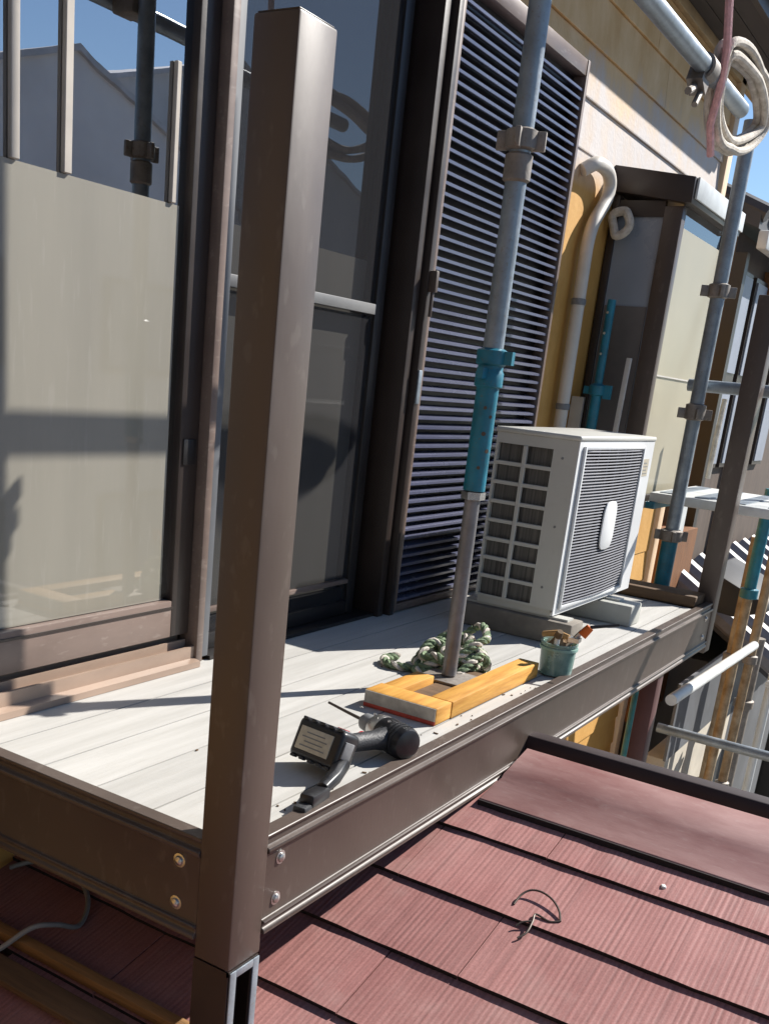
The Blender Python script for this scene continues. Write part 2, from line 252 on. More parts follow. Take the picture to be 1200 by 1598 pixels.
# ------------------------------------------------------------------ mesh helpers
class MB:
    def __init__(s): s.v = []; s.f = []
    def add(s, vs, fs):
        n = len(s.v); s.v += [tuple(v) for v in vs]; s.f += [tuple(i + n for i in f) for f in fs]; return s
    def box(s, x0, x1, y0, y1, z0, z1):
        x0, x1 = min(x0, x1), max(x0, x1); y0, y1 = min(y0, y1), max(y0, y1); z0, z1 = min(z0, z1), max(z0, z1)
        return s.add([(x0, y0, z0), (x1, y0, z0), (x1, y1, z0), (x0, y1, z0), (x0, y0, z1), (x1, y0, z1), (x1, y1, z1), (x0, y1, z1)],
                     [(0, 3, 2, 1), (4, 5, 6, 7), (0, 1, 5, 4), (1, 2, 6, 5), (2, 3, 7, 6), (3, 0, 4, 7)])
    def obox(s, c, size, rot):
        R = Euler(rot).to_matrix() if not isinstance(rot, Matrix) else rot
        a, b, d = [k / 2 for k in size]; c = Vector(c)
        P = [(-a, -b, -d), (a, -b, -d), (a, b, -d), (-a, b, -d), (-a, -b, d), (a, -b, d), (a, b, d), (-a, b, d)]
        return s.add([c + R @ Vector(p) for p in P], [(0, 3, 2, 1), (4, 5, 6, 7), (0, 1, 5, 4), (1, 2, 6, 5), (2, 3, 7, 6), (3, 0, 4, 7)])
    def tube(s, path, r, n=10, closed=False):
        P = [Vector(p) for p in path]; k = len(P); rs = r if isinstance(r, (list, tuple)) else [r] * k
        T = []
        for i in range(k):
            a = P[(i - 1) % k] if (closed or i > 0) else P[i]; b = P[(i + 1) % k] if (closed or i < k - 1) else P[i]
            t = b - a; T.append(t.normalized() if t.length > 1e-9 else Vector((0, 0, 1)))
        u = T[0].orthogonal().normalized(); rings = []
        for i in range(k):
            u = (u - T[i] * u.dot(T[i])); u = u.normalized() if u.length > 1e-6 else T[i].orthogonal().normalized()
            v = T[i].cross(u)
            rings.append([P[i] + (u * math.cos(2 * math.pi * j / n) + v * math.sin(2 * math.pi * j / n)) * rs[i] for j in range(n)])
        vs = [q for rg in rings for q in rg]; fs = []
        m = k if closed else k - 1
        for i in range(m):
            a = i * n; b = ((i + 1) % k) * n
            for j in range(n): fs.append((a + j, a + (j + 1) % n, b + (j + 1) % n, b + j))
        if not closed: fs += [tuple(range(n - 1, -1, -1)), tuple(range((k - 1) * n, k * n))]
        return s.add(vs, fs)
    def cyl(s, p0, p1, r, n=16, r1=None): return s.tube([p0, p1], [r, r if r1 is None else r1], n)
    def prism(s, poly, axis, a0, a1):
        n = len(poly)
        def pt(p, a): return (a, p[0], p[1]) if axis == 'x' else ((p[0], a, p[1]) if axis == 'y' else (p[0], p[1], a))
        vs = [pt(p, a0) for p in poly] + [pt(p, a1) for p in poly]
        fs = [tuple(range(n)), tuple(range(2 * n - 1, n - 1, -1))] + [(i, (i + 1) % n, n + (i + 1) % n, n + i) for i in range(n)]
        return s.add(vs, fs)
    def lathe(s, prof, c, n=24):
        vs = []; fs = []; k = len(prof)
        for (r, z) in prof:
            for j in range(n): vs.append((c[0] + r * math.cos(2 * math.pi * j / n), c[1] + r * math.sin(2 * math.pi * j / n), c[2] + z))
        for i in range(k - 1):
            for j in range(n): fs.append((i * n + j, i * n + (j + 1) % n, (i + 1) * n + (j + 1) % n, (i + 1) * n + j))
        return s.add(vs, fs)
    def mesh(s, name, off=Vector((0, 0, 0)), smooth=True, bevel=0.0, seg=2):
        me = bpy.data.meshes.new(name); bm = bmesh.new()
        bv = [bm.verts.new(Vector(v) - off) for v in s.v]
        for f in s.f:
            try: bm.faces.new([bv[i] for i in f])
            except ValueError: pass
        bmesh.ops.recalc_face_normals(bm, faces=bm.faces)
        if bevel > 0:
            ed = [e for e in bm.edges if len(e.link_faces) == 2 and e.calc_face_angle(0) > 0.6]
            bmesh.ops.bevel(bm, geom=ed, offset=bevel, segments=seg, affect='EDGES', clamp_overlap=True, profile=0.5)
        bm.to_mesh(me); bm.free()
        if smooth:
            for p in me.polygons: p.use_smooth = True
            me.set_sharp_from_angle(angle=math.radians(35))
        return me
    def build(s, name, mat, parent=None, bevel=0.0, smooth=True, seg=2, kind=None):
        o = org(parent) if parent else Vector((0, 0, 0))
        me = s.mesh(name, o, smooth, bevel, seg); me.materials.append(mat)
        ob = bpy.data.objects.new(name, me); col.objects.link(ob)
        if parent: ob.parent = parent; ORG[ob.name] = o
        if kind: ob['kind'] = kind
        return ob
def crom(P, sub=6):
    P = [Vector(p) for p in P]; out = []
    for i in range(len(P) - 1):
        a, b = P[i], P[i + 1]; p0 = P[max(0, i - 1)]; p3 = P[min(len(P) - 1, i + 2)]
        for k_ in range(sub):
            t = k_ / sub; out.append(0.5 * ((2 * a) + (b - p0) * t + (2 * p0 - 5 * a + 4 * b - p3) * t * t + (-p0 + 3 * a - 3 * b + p3) * t ** 3))
    return out + [P[-1]]
def twist_rope(path, R, r, pitch, closed=False, nst=3):
    P = [Vector(p) for p in path]; K = len(P); L = [0.0]
    for i in range(1, K): L.append(L[-1] + (P[i] - P[i - 1]).length)
    tot = L[-1] + ((P[0] - P[-1]).length if closed else 0); turns = max(1, round(tot / pitch)); n = turns * 7
    outs = [[] for _ in range(nst)]
    for k_ in range(n + (0 if closed else 1)):
        d = tot * k_ / n; i = 0
        while i < K - 1 and L[i + 1] <= d: i += 1
        a = P[i]; b = P[(i + 1) % K] if (closed or i < K - 1) else P[i]; sl_ = (b - a).length or 1e-6; p = a + (b - a) * min(1, (d - L[i]) / sl_)
        tg = (b - a) if (b - a).length > 1e-6 else (P[-1] - P[-2]); tg = tg.normalized(); u = tg.cross(Vector((.13, .21, .97))); u = u.normalized() if u.length > 1e-4 else tg.orthogonal().normalized(); v = tg.cross(u)
        for q in range(nst):
            an = 2 * math.pi * (turns * k_ / n + q / nst); outs[q].append(p + (u * math.cos(an) + v * math.sin(an)) * R)
    ms = []
    for q in range(nst): ms.append((outs[q], r, closed))
    return ms
ORG = {}
def org(o): return ORG[o.name]
def tag(o, label, cat, group=None):
    o['label'] = label; o['category'] = cat
    if group: o['group'] = group
    return o
def thing(name, label, cat, loc, group=None):
    o = bpy.data.objects.new(name, None); col.objects.link(o); o.location = loc; o.empty_display_size = 0.1
    ORG[o.name] = Vector(loc); return tag(o, label, cat, group)
def single(name, mb, mat, loc, label, cat, bevel=0.0, group=None):
    me = mb.mesh(name, Vector(loc), True, bevel); me.materials.append(mat)
    ob = bpy.data.objects.new(name, me); col.objects.link(ob); ob.location = loc; ORG[ob.name] = Vector(loc)
    return tag(ob, label, cat, group)
def part_copy(name, me, parent, loc, rot=(0, 0, 0), mat=None):
    ob = bpy.data.objects.new(name, me); col.objects.link(ob); ob.parent = parent
    ob.location = Vector(loc) - org(parent); ob.rotation_euler = rot; ORG[ob.name] = Vector(loc)
    return ob
def shared(mb, name, mat, bevel=0.0, smooth=True):
    me = mb.mesh(name, bevel=bevel, smooth=smooth); me.materials.append(mat); return me

# ------------------------------------------------------------------ ground
g = MB(); g.add([(-300, -300, -3), (300, -300, -3), (300, 300, -3), (-300, 300, -3)], [(0, 1, 2, 3)])
go = g.build('ground', asph, smooth=False); go['kind'] = 'structure'

# ------------------------------------------------------------------ the house
house = thing('house', 'ochre sided house with brown sliding windows behind the balcony', 'house', (2.5, 0.0, -3.0))
c = MB()
c.box(-3, 0.2, 0.03, 0.25, -3, 2.4); c.box(0.2, 2.86, 0.03, 0.25, -3, -0.002); c.box(0.2, 2.86, 0.03, 0.25, 1.90, 2.4); c.box(2.86, 5.9, 0.03, 0.25, -3, 2.4)
c.box(5.7, 5.9, 0.25, 5, -3, 2.4); c.box(-3, -2.8, 0.25, 5, -3, 2.4)
c.build('wall', wallm, house, smooth=False)
r_ = MB(); r_.box(-.1, 3.0, 2.6, 2.7, -.1, 2.3); r_.box(-.1, 3.0, .26, 2.6, -.1, -.0); r_.box(-.1, 3.0, .26, 2.6, 2.2, 2.3); r_.box(-.2, -.1, .26, 2.7, -.1, 2.3); r_.box(3.0, 3.1, .26, 2.7, -.1, 2.3)
r_.build('room_interior', roomm, house, smooth=False)
# lapped siding boards
def board(x0, x1, z0, h=0.166):
    m = MB(); m.prism([(0.028, z0), (-0.012, z0), (-0.013, z0 + 0.004), (-0.003, z0 + h), (0.028, z0 + h)], 'x', x0, x1)
    return m
k = -30
while 1.96 + k * 0.168 < 2.32:
    z0 = 1.96 + k * 0.168
    if z0 >= 1.95:
        cuts = [-1.0, 1.4 + 0.3 * (k % 2), 3.1 + 0.25 * (k % 3), 4.62 + 0.2 * ((k + 1) % 2), 5.86]
        for a, b in zip(cuts[:-1], cuts[1:]): board(a, b - 0.003, z0, min(0.166, 2.366 - z0)).build('siding_board', wallm, house, smooth=False)
    elif z0 > -0.1:
        if z0 > 1.55: board(3.86, 5.86, z0).build('siding_board', wallm, house, smooth=False)
    elif z0 > -2.6:
        board(2.4, 5.86, z0).build('siding_board', wallm, house, smooth=False)
    k += 1
board(2.86, 3.857, 1.8795, 0.078).build('siding_board', wallm, house, smooth=False)
MB().box(3.86, 5.859, -0.008, 0.0285, -0.055, 1.6235).build('wall_panel', wallm, house, smooth=False)
MB().box(5.86, 5.945, -0.035, 0.05, -3, 2.36).build('corner_board', peach, house, bevel=0.004)
# eave
MB().box(-1, 6.25, -0.035, -0.002, 2.325, 2.369).build('eave_trim', tanm, house, bevel=0.004)
for i in range(3):
    MB().box(-1, 6.25, -0.004 - 0.091 * (i + 1), -0.008 - 0.091 * i, 2.37, 2.385).build('soffit_board', soffm, house, smooth=False)
MB().box(-1, 6.28, -0.305, -0.278, 2.36, 2.52).build('fascia', brown_dark, house)
gp = [(-0.306 - 0.036 + 0.036 * math.cos(a), 2.46 + 0.036 * math.sin(a)) for a in [math.pi * (1 + i / 10) for i in range(11)]]
gp += [(-0.306 - 0.036 + 0.031 * math.cos(a), 2.462 + 0.031 * math.sin(a)) for a in [math.pi * (2 - i / 10) for i in range(11)]]
MB().prism(gp, 'x', -1, 6.3).build('gutter', brown_dark, house)
MB().prism([(-0.36, 2.53), (5.2, 4.3), (5.2, 4.36), (-0.36, 2.59)], 'x', -1.2, 6.35).build('roof', nroof, house, smooth=False)

# ---- left sliding sash with frosted film
win = MB()
win.box(1.85, 1.9155, 0.0, 0.042, 0.08, 1.88); win.box(0.3, 0.36, 0.0, 0.042, 0.08, 1.88); win.box(0.36, 1.85, 0.0, 0.042, 1.84, 1.88)
sash = win.build('sliding_window', brown_dark, house, bevel=0.003)
MB().box(0.361, 1.849, -0.001, 0.042, 0.08, 0.172).build('bottom_rail', brown_rail, sash, bevel=0.003)
MB().box(0.36, 1.85, 0.022, 0.027, 0.172, 1.84).build('pane', glass, sash, smooth=False)
MB().box(0.37, 1.828, 0.0175, 0.0205, 0.174, 1.057).build('frosted_film', filmm, sash, smooth=False)
MB().box(1.86, 1.905, -0.004, 0.0, 0.5, 0.56).build('pull', black_frame, sash, bevel=0.002)
MB().box(0.37, 1.85, -0.0035, -0.0005, 0.152, 0.158).build('rail_bead', brown_dark, sash, smooth=False)
for bxx, bzz, bww in ((1.379, 1.84, .020), (1.504, 1.84, .020), (1.803, 1.33, .014)):
    MB().box(bxx - bww / 2, bxx + bww / 2, 0.010, 0.0215, 1.0585, bzz).build('pane_bar_standin', M('cream_strip', (0.42, 0.38, 0.33), 0.55), sash, bevel=0.0015, seg=1)  # strips added on the glass, standing in for pale bars seen in it
# ---- second sash
win = MB()
win.box(2.72, 2.79, 0.055, 0.095, 0.02, 1.88); win.box(1.9, 2.72, 0.055, 0.095, 0.02, 0.09); win.box(1.9, 1.96, 0.055, 0.095, 0.09, 1.88); win.box(1.96, 2.72, 0.055, 0.095, 1.84, 1.88)
sash2 = win.build('sliding_window', brown_dark, house, bevel=0.003)
MB().box(1.96, 2.72, 0.073, 0.078, 0.09, 1.84).build('pane', glass, sash2, smooth=False)
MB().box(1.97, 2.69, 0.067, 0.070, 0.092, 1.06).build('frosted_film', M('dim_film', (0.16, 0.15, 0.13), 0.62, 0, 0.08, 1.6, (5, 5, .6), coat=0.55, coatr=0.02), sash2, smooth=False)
# ---- insect screen in front of the second sash
sm = MB(); sm.box(1.985, 2.02, 0.028, 0.046, 0.012, 1.88); sm.box(2.70, 2.745, 0.028, 0.046, 0.012, 1.88); sm.box(2.02, 2.70, 0.028, 0.046, 0.012, 0.055); sm.box(2.02, 2.70, 0.028, 0.046, 1.85, 1.88)
scr = sm.build('insect_screen', black_frame, house, bevel=0.002)
MB().box(2.02, 2.70, 0.026, 0.047, 0.915, 0.944).build('cross_bar', M('grey_bar', (0.15, 0.15, 0.15), .5), scr, bevel=0.002)
MB().box(2.02, 2.70, 0.027, 0.046, 0.112, 0.126).build('cross_bar', brown_rail, scr, bevel=0.002)
MB().add([(2.02, .036, .055), (2.70, .036, .055), (2.70, .036, 1.85), (2.02, .036, 1.85)], [(0, 1, 2, 3)]).build('mesh', screenm, scr, smooth=False)
# ---- frame
fr = MB(); fr.box(0.2, 2.95, -0.01, 0.1, 1.885, 1.93); fr.box(0.2, 0.27, -0.01, 0.1, 0, 1.885)
fr.box(2.80, 2.835, -0.035, 0.10, 0.0, 1.885)
fr.build('window_frame', brown_dark, house, bevel=0.002)
MB().box(2.836, 2.852, 0.01, 0.1, 0.0, 1.885).build('frame_gap', black_frame, house, smooth=False)
MB().box(2.853, 2.878, -0.05, 0.09, 0.0, 1.885).build('frame_strip', brown_dark, house, bevel=0.002)
mull = MB(); mull.box(1.917, 1.941, -0.03, 0.03, 0.008, 1.885); mull.build('frame_mullion', brown_rail, house, bevel=0.002)
MB().box(1.942, 1.983, -0.012, 0.03, 0.012, 1.885).build('frame_strip', greypan, house, bevel=0.001)
# sill with tracks
s_ = MB(); s_.prism([(-0.045, 0.001), (0.1, 0.001), (0.1, 0.055), (0.045, 0.055), (0.045, 0.078), (0.037, 0.078), (0.037, 0.045), (0.016, 0.045), (0.016, 0.062), (0.009, 0.062), (0.009, 0.034), (-0.014, 0.034), (-0.014, 0.05), (-0.022, 0.05), (-0.022, 0.02), (-0.045, 0.016)], 'x', 0.2, 1.9165)
s_.build('window_sill', M('sill_aluminium', (0.34, 0.245, 0.185), 0.4, 0, 0.15, 9, (.3, 1, 1)), house, smooth=False)
MB().box(1.984, 2.80, -0.02, 0.1, 0.001, 0.011).build('window_sill', black_frame, house, smooth=False)
MB().box(2.855, 2.876, -0.056, -0.05, 0.675, 0.775).build('latch_plate', galv, house, bevel=0.002)
lk = MB(); lk.box(2.858, 2.874, -0.075, -0.05, 1.0, 1.06); lk.cyl((2.866, -.062, .93), (2.866, -.062, 1.0), .006, 8); lk.build('latch_handle', brown, house, bevel=0.003)

# ---- louvred shutter
X0, X1, ZT = 2.885, 3.856, 1.878
sf = MB(); sf.box(X0, X0 + 0.018, -0.045, 0.02, 0.006, ZT); sf.box(X1 - 0.02, X1, -0.045, 0.02, 0.006, ZT); sf.box(X0 + 0.018, X1 - 0.02, -0.042, 0.02, ZT - 0.05, ZT); sf.box(X0 + 0.018, X1 - 0.02, -0.042, 0.02, 0.006, 0.03)
shut = sf.build('shutter', brown_rail, house, bevel=0.002)
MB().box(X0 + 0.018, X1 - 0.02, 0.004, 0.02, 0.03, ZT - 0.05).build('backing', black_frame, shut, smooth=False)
slatm = M('brown_slat', (0.092, 0.098, 0.155), 0.26, 0.0, 0.12, 6, (.5, 1, 1), rand=0.06, spec=0.6)
pm = MB(); L2 = (X1 - X0 - 0.04) / 2
pm.prism([(-0.038, -0.0095), (-0.0365, -0.0105), (-0.004, 0.0035), (-0.004, 0.0065), (-0.0365, -0.0005), (-0.038, -0.0015)], 'x', -L2, L2)
me = shared(pm, 'slat', slatm, smooth=False)
z = 0.047
while z < ZT - 0.063:
    part_copy('slat', me, shut, ((X0 + X1 - 0.002) / 2, 0, z + random.uniform(-.0006, .0006)), (random.uniform(-.03, .03), 0, 0)); z += 0.0295

# ---- bay window
bx0, bx1, by = 4.37, 5.12, -0.31
bayb = MB(); bayb.box(bx0, bx1, by, -0.015, 0.30, 0.36)
bay = bayb.build('bay_window', brown_dark, house, bevel=0.004)
MB().prism([(-0.013, 1.645), (by - 0.035, 1.60), (by - 0.035, 1.505), (-0.013, 1.55)], 'x', bx0 - 0.03, bx1 + 0.03).build('bay_roof', brown_dark, bay, bevel=0.003)
MB().box(bx0 - 0.005, bx1 + 0.035, by - 0.046, by - 0.036, 1.525, 1.602).build('roof_trim', whitepaint, bay, bevel=0.002)
for a in (bx0, bx1 - 0.05): MB().box(a, a + 0.05, by, by + 0.075, 0.36, 1.50).build('corner_post', brown, bay, bevel=0.003)
MB().box(bx0 + 0.005, bx0 + 0.05, -0.045, -0.014, 0.36, 1.54).build('wall_post', brown_dark, bay, bevel=0.003)
MB().box(bx0 + 0.005, bx0 + 0.03, by + 0.076, -0.046, 1.46, 1.52).build('side_head', brown_dark, bay, smooth=False)
MB().box(bx0 + 0.015, bx0 + 0.02, by + 0.076, -0.046, 0.36, 1.46).build('side_pane', M('painted_reflection_pane', (0.25, 0.285, 0.335), 0.3, 0, 0.08, 3, coat=0.15, coatr=0.25), bay, smooth=False)  # blue-grey of the mirrored sky put into the pane colour
MB().box(bx0 + 0.011, bx0 + 0.0145, by + 0.082, -0.05, 0.362, 1.12).build('frosted_film', M('grey_film', (0.125, 0.112, 0.105), 0.6), bay, smooth=False)
MB().box(bx0 + 0.051, bx1 - 0.051, by + 0.012, by + 0.017, 0.36, 1.51).build('front_pane', glass2, bay, smooth=False)
MB().box(bx0 + 0.055, bx1 - 0.06, by + 0.0075, by + 0.0105, 0.362, 1.43).build('frosted_film', film_far, bay, smooth=False)
MB().box(bx0 + 0.051, bx1 - 0.051, by + 0.002, by + 0.006, 0.858, 0.864).build('glazing_bead', pipew, bay, smooth=False)
MB().box(bx0 + 0.04, bx1 - 0.04, -0.03, -0.014, 0.36, 1.5).build('inner_back', roomm, bay, smooth=False)

# ---- pipe cover down the wall
dp = [(3.99, -.02, 1.555), (4.03, -.05, 1.585), (4.10, -.052, 1.592), (4.175, -.052, 1.582), (4.215, -.052, 1.545), (4.20, -.052, 1.49), (4.15, -.052, 1.44), (4.10, -.052, 1.385), (4.075, -.052, 1.31), (4.075, -.052, 1.2), (4.08, -.052, .9), (4.085, -.052, .3), (4.085, -.052, .05)]
ps = []
for i in range(len(dp) - 1):
    a, b = Vector(dp[i]), Vector(dp[i + 1])
    p0 = Vector(dp[max(0, i - 1)]); p3 = Vector(dp[min(len(dp) - 1, i + 2)])
    for t in (0, .25, .5, .75):
        ps.append(0.5 * ((2 * a) + (b - p0) * t + (2 * p0 - 5 * a + 4 * b - p3) * t * t + (-p0 + 3 * a - 3 * b + p3) * t ** 3))
ps.append(Vector(dp[-1]))
dpo = MB().tube(ps, 0.0255, 16).build('pipe_cover', pipew, house)
for zz in (1.1, .7): MB().lathe([(0.0262, -.012), (0.029, -.010), (0.029, .010), (0.0262, .012)], (4.077 if zz > .9 else 4.083, -.052, zz)).build('pipe_clip', greyp, dpo)

# ------------------------------------------------------------------ lower roof with red slates
TH = math.atan(0.27); rz = lambda x: -0.185 + 0.27 * (x - 2.1)
lroof = thing('lower_roof', 'red ribbed slate roof running under the balcony', 'roof', (1.2, -1.2, -3.0))
MB().prism([(0.1, rz(0.1) - 0.03), (2.36, rz(2.36) - 0.03), (2.36, rz(2.36) - 0.14), (0.1, rz(0.1) - 0.14)], 'y', -2.5, -0.002).build('roof_deck', maroon, lroof, smooth=False)
MB().box(0.25, 2.3, -2.35, -0.003, -3, -0.72).build('lower_wall', nwall2, lroof, smooth=False)
MB().prism([(0.25, -0.72), (2.3, -0.72), (2.3, rz(2.3) - 0.141), (0.25, rz(0.25) - 0.141)], 'y', -2.35, -2.2).build('gable_wall', nwall2, lroof, smooth=False)
lapshadem = M('lap_shade_edge', (0.016, 0.011, 0.011), 0.9, 0, 0.3, 40)  # black lap-line shade put into the colour of butt faces and flashing strip
wS, dS, tS = 0.906, 0.235, 0.0215
meshes = []
for q in range(5):
    m = MB(); rnd = random.Random(q)
    n = 20; xs = [i / n for i in range(n + 1)]; st0 = rnd.randrange(3, 15); stp = range(st0, st0 + rnd.randrange(2, 5))
    vs = []; 
    for i, t in enumerate(xs):
        jag = rnd.uniform(-.0003, .0003) + (-.0022 if i in stp else 0)
        y = -wS / 2 + 0.0013 + t * (wS - 0.0026); up = rnd.uniform(-.001, .001)
        vs += [(jag, y, 0.0), (jag, y, tS + up), (dS, y, tS * .55), (dS, y, 0.0)]
    fs = []
    for i in range(n):
        a, b = 4 * i, 4 * i + 4
        for j in range(4): fs.append((a + j, a + (j + 1) % 4, b + (j + 1) % 4, b + j))
    fs += [(0, 1, 2, 3), (4 * n + 3, 4 * n + 2, 4 * n + 1, 4 * n)]
    m.add(vs, fs); sm_ = shared(m, 'slate', slatem, smooth=False); sm_.materials.append(lapshadem)
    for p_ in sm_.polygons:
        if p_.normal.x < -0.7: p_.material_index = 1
    meshes.append(sm_)
rows = [0.245, 0.437, 0.628, 0.820, 1.012, 1.205, 1.398, 1.584, 1.776, 1.975]
joints = {6: -0.85, 7: -0.997, 8: -0.75, 9: -1.0}
for i, x in enumerate(rows):
    y0 = joints.get(i, -0.2 - 0.23 * (i % 2)) + wS / 2
    while y0 < -0.25: y0 += wS
    y0 -= 0
    y = y0
    while y - wS / 2 > -2.5:
        if y - wS / 2 < -0.3 and y + wS / 2 < wS * .9:
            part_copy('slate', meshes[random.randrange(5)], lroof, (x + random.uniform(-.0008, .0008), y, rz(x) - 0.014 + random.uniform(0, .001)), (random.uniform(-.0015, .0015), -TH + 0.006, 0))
        y -= wS
# ridge flashing: raised lower lip, flat, fold, ridge
MB().prism([(2.076, rz(2.07) - 0.03), (2.076, -0.176), (2.08, -0.174), (2.195, -0.156), (2.205, -0.148), (2.34, -0.117), (2.345, -0.19), (2.20, -0.21)], 'y', -2.5, -0.78).build('ridge_flashing', flashm, lroof, bevel=0.003)
MB().prism([(2.068, rz(2.07) - 0.03), (2.0755, rz(2.07) - .03), (2.0755, -0.1765), (2.072, -0.1765)], 'y', -2.5, -0.78).build('flashing_shade_strip', lapshadem, lroof, smooth=False)  # black strip: shade at the flashing edge painted in
for yy in (-1.75, -2.1): MB().prism([(2.08, -.176), (2.336, -.12), (2.336, -.1155), (2.205, -.1465), (2.195, -.1545), (2.08, -.1725)], 'y', yy - .002, yy + .002).build('flashing_seam', flashm, lroof, smooth=False)
MB().prism([(2.36, -0.30), (2.36, -0.118), (2.372, -0.095), (2.42, -0.095), (2.42, -0.3)], 'y', -2.5, -0.02).build('ridge_board', M('dark_maroon', (0.022, 0.010, 0.010), 0.6), lroof, bevel=0.004)

# ------------------------------------------------------------------ balcony
F = -0.766
balc = thing('balcony', 'pale boarded balcony deck with brown aluminium beams and posts', 'balcony', (2.7, -0.38, -1.0))
bw = 0.1365; y = -0.004; yy = []
while y - bw > F + 0.03: yy.append((y, y - bw)); y -= bw
yy.append((y, F + 0.034))
for (a, b) in yy:
    n = 6; m = MB()
    prof = [(b + 0.0022, -0.014), (b + 0.0022, 0.0)]
    for gx in range(1, 5):
        cgy = b + (a - b) * gx / 5
        if False: prof += [(cgy - 0.0018, 0.0), (cgy - 0.0006, -0.0016), (cgy + 0.0006, -0.0016), (cgy + 0.0018, 0.0)]
    prof += [(a - 0.0022, 0.0), (a - 0.0022, -0.014)]
    m.prism(prof, 'x', 1.196, 4.05); m.build('deck_board', deckm, balc, smooth=False)
MB().box(1.196, 4.19, F + 0.034, -0.004, -0.028, -0.015).build('deck_tray', M('dusty_tray', (0.15, 0.10, 0.065), .8), balc, smooth=False)
def beam_prof(f, s):  # outer face at f, growing inwards by s
    return [(f + 0.0, -0.147), (f, -0.024), (f - 0.006 * s, -0.021), (f - 0.006 * s, -0.013), (f + 0.003 * s, -0.010), (f + 0.003 * s, 0.0), (f + 0.0, 0.003), (f + 0.0, 0.010), (f + 0.030 * s, 0.010), (f + 0.030 * s, -0.172), (f - 0.008 * s, -0.172), (f - 0.008 * s, -0.164), (f - 0.002 * s, -0.161), (f - 0.002 * s, -0.154), (f - 0.008 * s, -0.151), (f - 0.006 * s, -0.147)]
MB().prism(beam_prof(F, 1), 'x', 1.25, 4.205).build('front_beam', brown, balc, bevel=0.0012, seg=1)
MB().prism(beam_prof(1.165, 1), 'y', -0.697, -0.02).build('end_beam', brown, balc, bevel=0.0012, seg=1)
MB().box(4.165, 4.198, F + 0.031, -0.02, -0.172, -0.012).build('end_beam', brown, balc)
MB().box(4.06, 4.20, F + 0.036, -0.03, 0.002, 0.045).build('end_rail', oldwood, balc, bevel=0.006)
for xx in (1.8, 2.4, 3.0, 3.6): MB().box(xx, xx + .04, F + 0.031, -0.02, -0.12, -0.029).build('joist', brown_dark, balc)
# near post: tube on an open channel
pz = -0.205
post = MB(); post.box(1.163, 1.2485, F - 0.004, -0.6965, pz, 1.172)
p1 = post.build('post', brown, balc, bevel=0.0035)
MB().box(1.1665, 1.245, F - 0.0005, -0.70, 1.1722, 1.1745).build('post_cap', brown_dark, p1, bevel=0.001)
ch = MB(); ch.box(1.163, 1.2485, -0.699, -0.6965, -1.2, pz - 0.002); ch.box(1.163, 1.166, F - 0.004, -0.699, -1.2, pz - 0.002); ch.box(1.2455, 1.2485, F - 0.004, -0.699, -1.2, pz - 0.002)
ch.box(1.166, 1.186, F - 0.004, F - 0.001, -1.2, pz - 0.010); ch.box(1.2265, 1.2455, F - 0.004, F - 0.001, -1.2, pz - 0.010)
ch.box(1.163, 1.2485, F - 0.004, F - 0.001, pz - 0.010, pz - 0.002)
MB().box(1.163, 1.2485, F - 0.004, -0.6965, -1.2, -1.19)
ch.build('post_channel', brown_dark, p1)
ed = MB(); ed.box(1.167, 1.1835, F - 0.0075, F - 0.0045, -1.19, pz - 0.004); ed.box(1.2285, 1.2445, F - 0.0075, F - 0.0045, -1.19, pz - 0.004); ed.box(1.1835, 1.2285, F - 0.0075, F - 0.0045, pz - 0.018, pz - 0.004)
ed.build('channel_lip', galv, p1, bevel=0.001)
MB().box(1.187, 1.226, F + 0.02, F + 0.022, -1.19, pz - 0.003).build('channel_web', black_frame, p1, smooth=False)
# far post, legs
MB().box(4.208, 4.288, F - 0.004, -0.6965, -0.20, 1.172).build('post', brown, balc, bevel=0.0035)
MB().box(3.60, 3.67, F + 0.006, -0.70, -3.0, -0.173).build('leg', maroon, balc, bevel=0.004)
# bolts
def bolt(p, ax):
    m = MB(); pr = [(0.0, 0.0075), (0.004, 0.007), (0.0075, 0.005), (0.0088, 0.002), (0.0088, 0.0)]
    m.lathe(pr[::-1], (0, 0, 0), 14)
    m.lathe([(0.0125, 0.0), (0.0125, 0.0012), (0.0085, 0.0016)], (0, 0, 0), 14)
    me = shared(m, 'bolt', silver); part_copy('bolt', me, balc, p, (math.pi / 2, 0, 0) if ax == 'y' else (0, -math.pi / 2, 0))
bolt((1.291, F, -0.043), 'y'); bolt((1.286, F, -0.119), 'y'); bolt((1.165, -0.653, -0.043), 'x'); bolt((1.165, -0.650, -0.122), 'x')
bolt((4.13, F, -0.043), 'y'); bolt((4.13, F, -0.119), 'y')

# ------------------------------------------------------------------ air conditioner outdoor unit
ax0, ax1, ay0, ay1, az0, az1 = 2.985, 3.735, -0.553, -0.283, 0.082, 0.632
ac = thing('air_conditioner', 'off white air conditioner outdoor unit standing on the deck', 'air conditioner', (3.36, -0.42, az0))
cs = MB()
cs.box(ax0 + 0.01, ax1 - 0.005, ay0 + 0.012, ay1 - 0.005, az0, az0 + 0.022)
cs.box(ax0, ax0 + 0.006, ay0 + 0.004, -0.473, az0 + 0.022, az1 - 0.012)          # side panel, front strip
cs.box(ax0, ax0 + 0.006, -0.291, ay1, az0 + 0.022, az1 - 0.012)
cs.box(ax0, ax0 + 0.006, -0.473, -0.291, az0 + 0.022, 0.111); cs.box(ax0, ax0 + 0.006, -0.473, -0.291, 0.588, az1 - 0.012)
cs.box(ax1 - 0.006, ax1, ay0 + 0.004, ay1, az0 + 0.022, az1 - 0.012)
cs.box(ax0 + 0.006, ax1 - 0.006, ay1 - 0.006, ay1, az0 + 0.022, az1 - 0.012)
cs.build('casing', acw, ac)
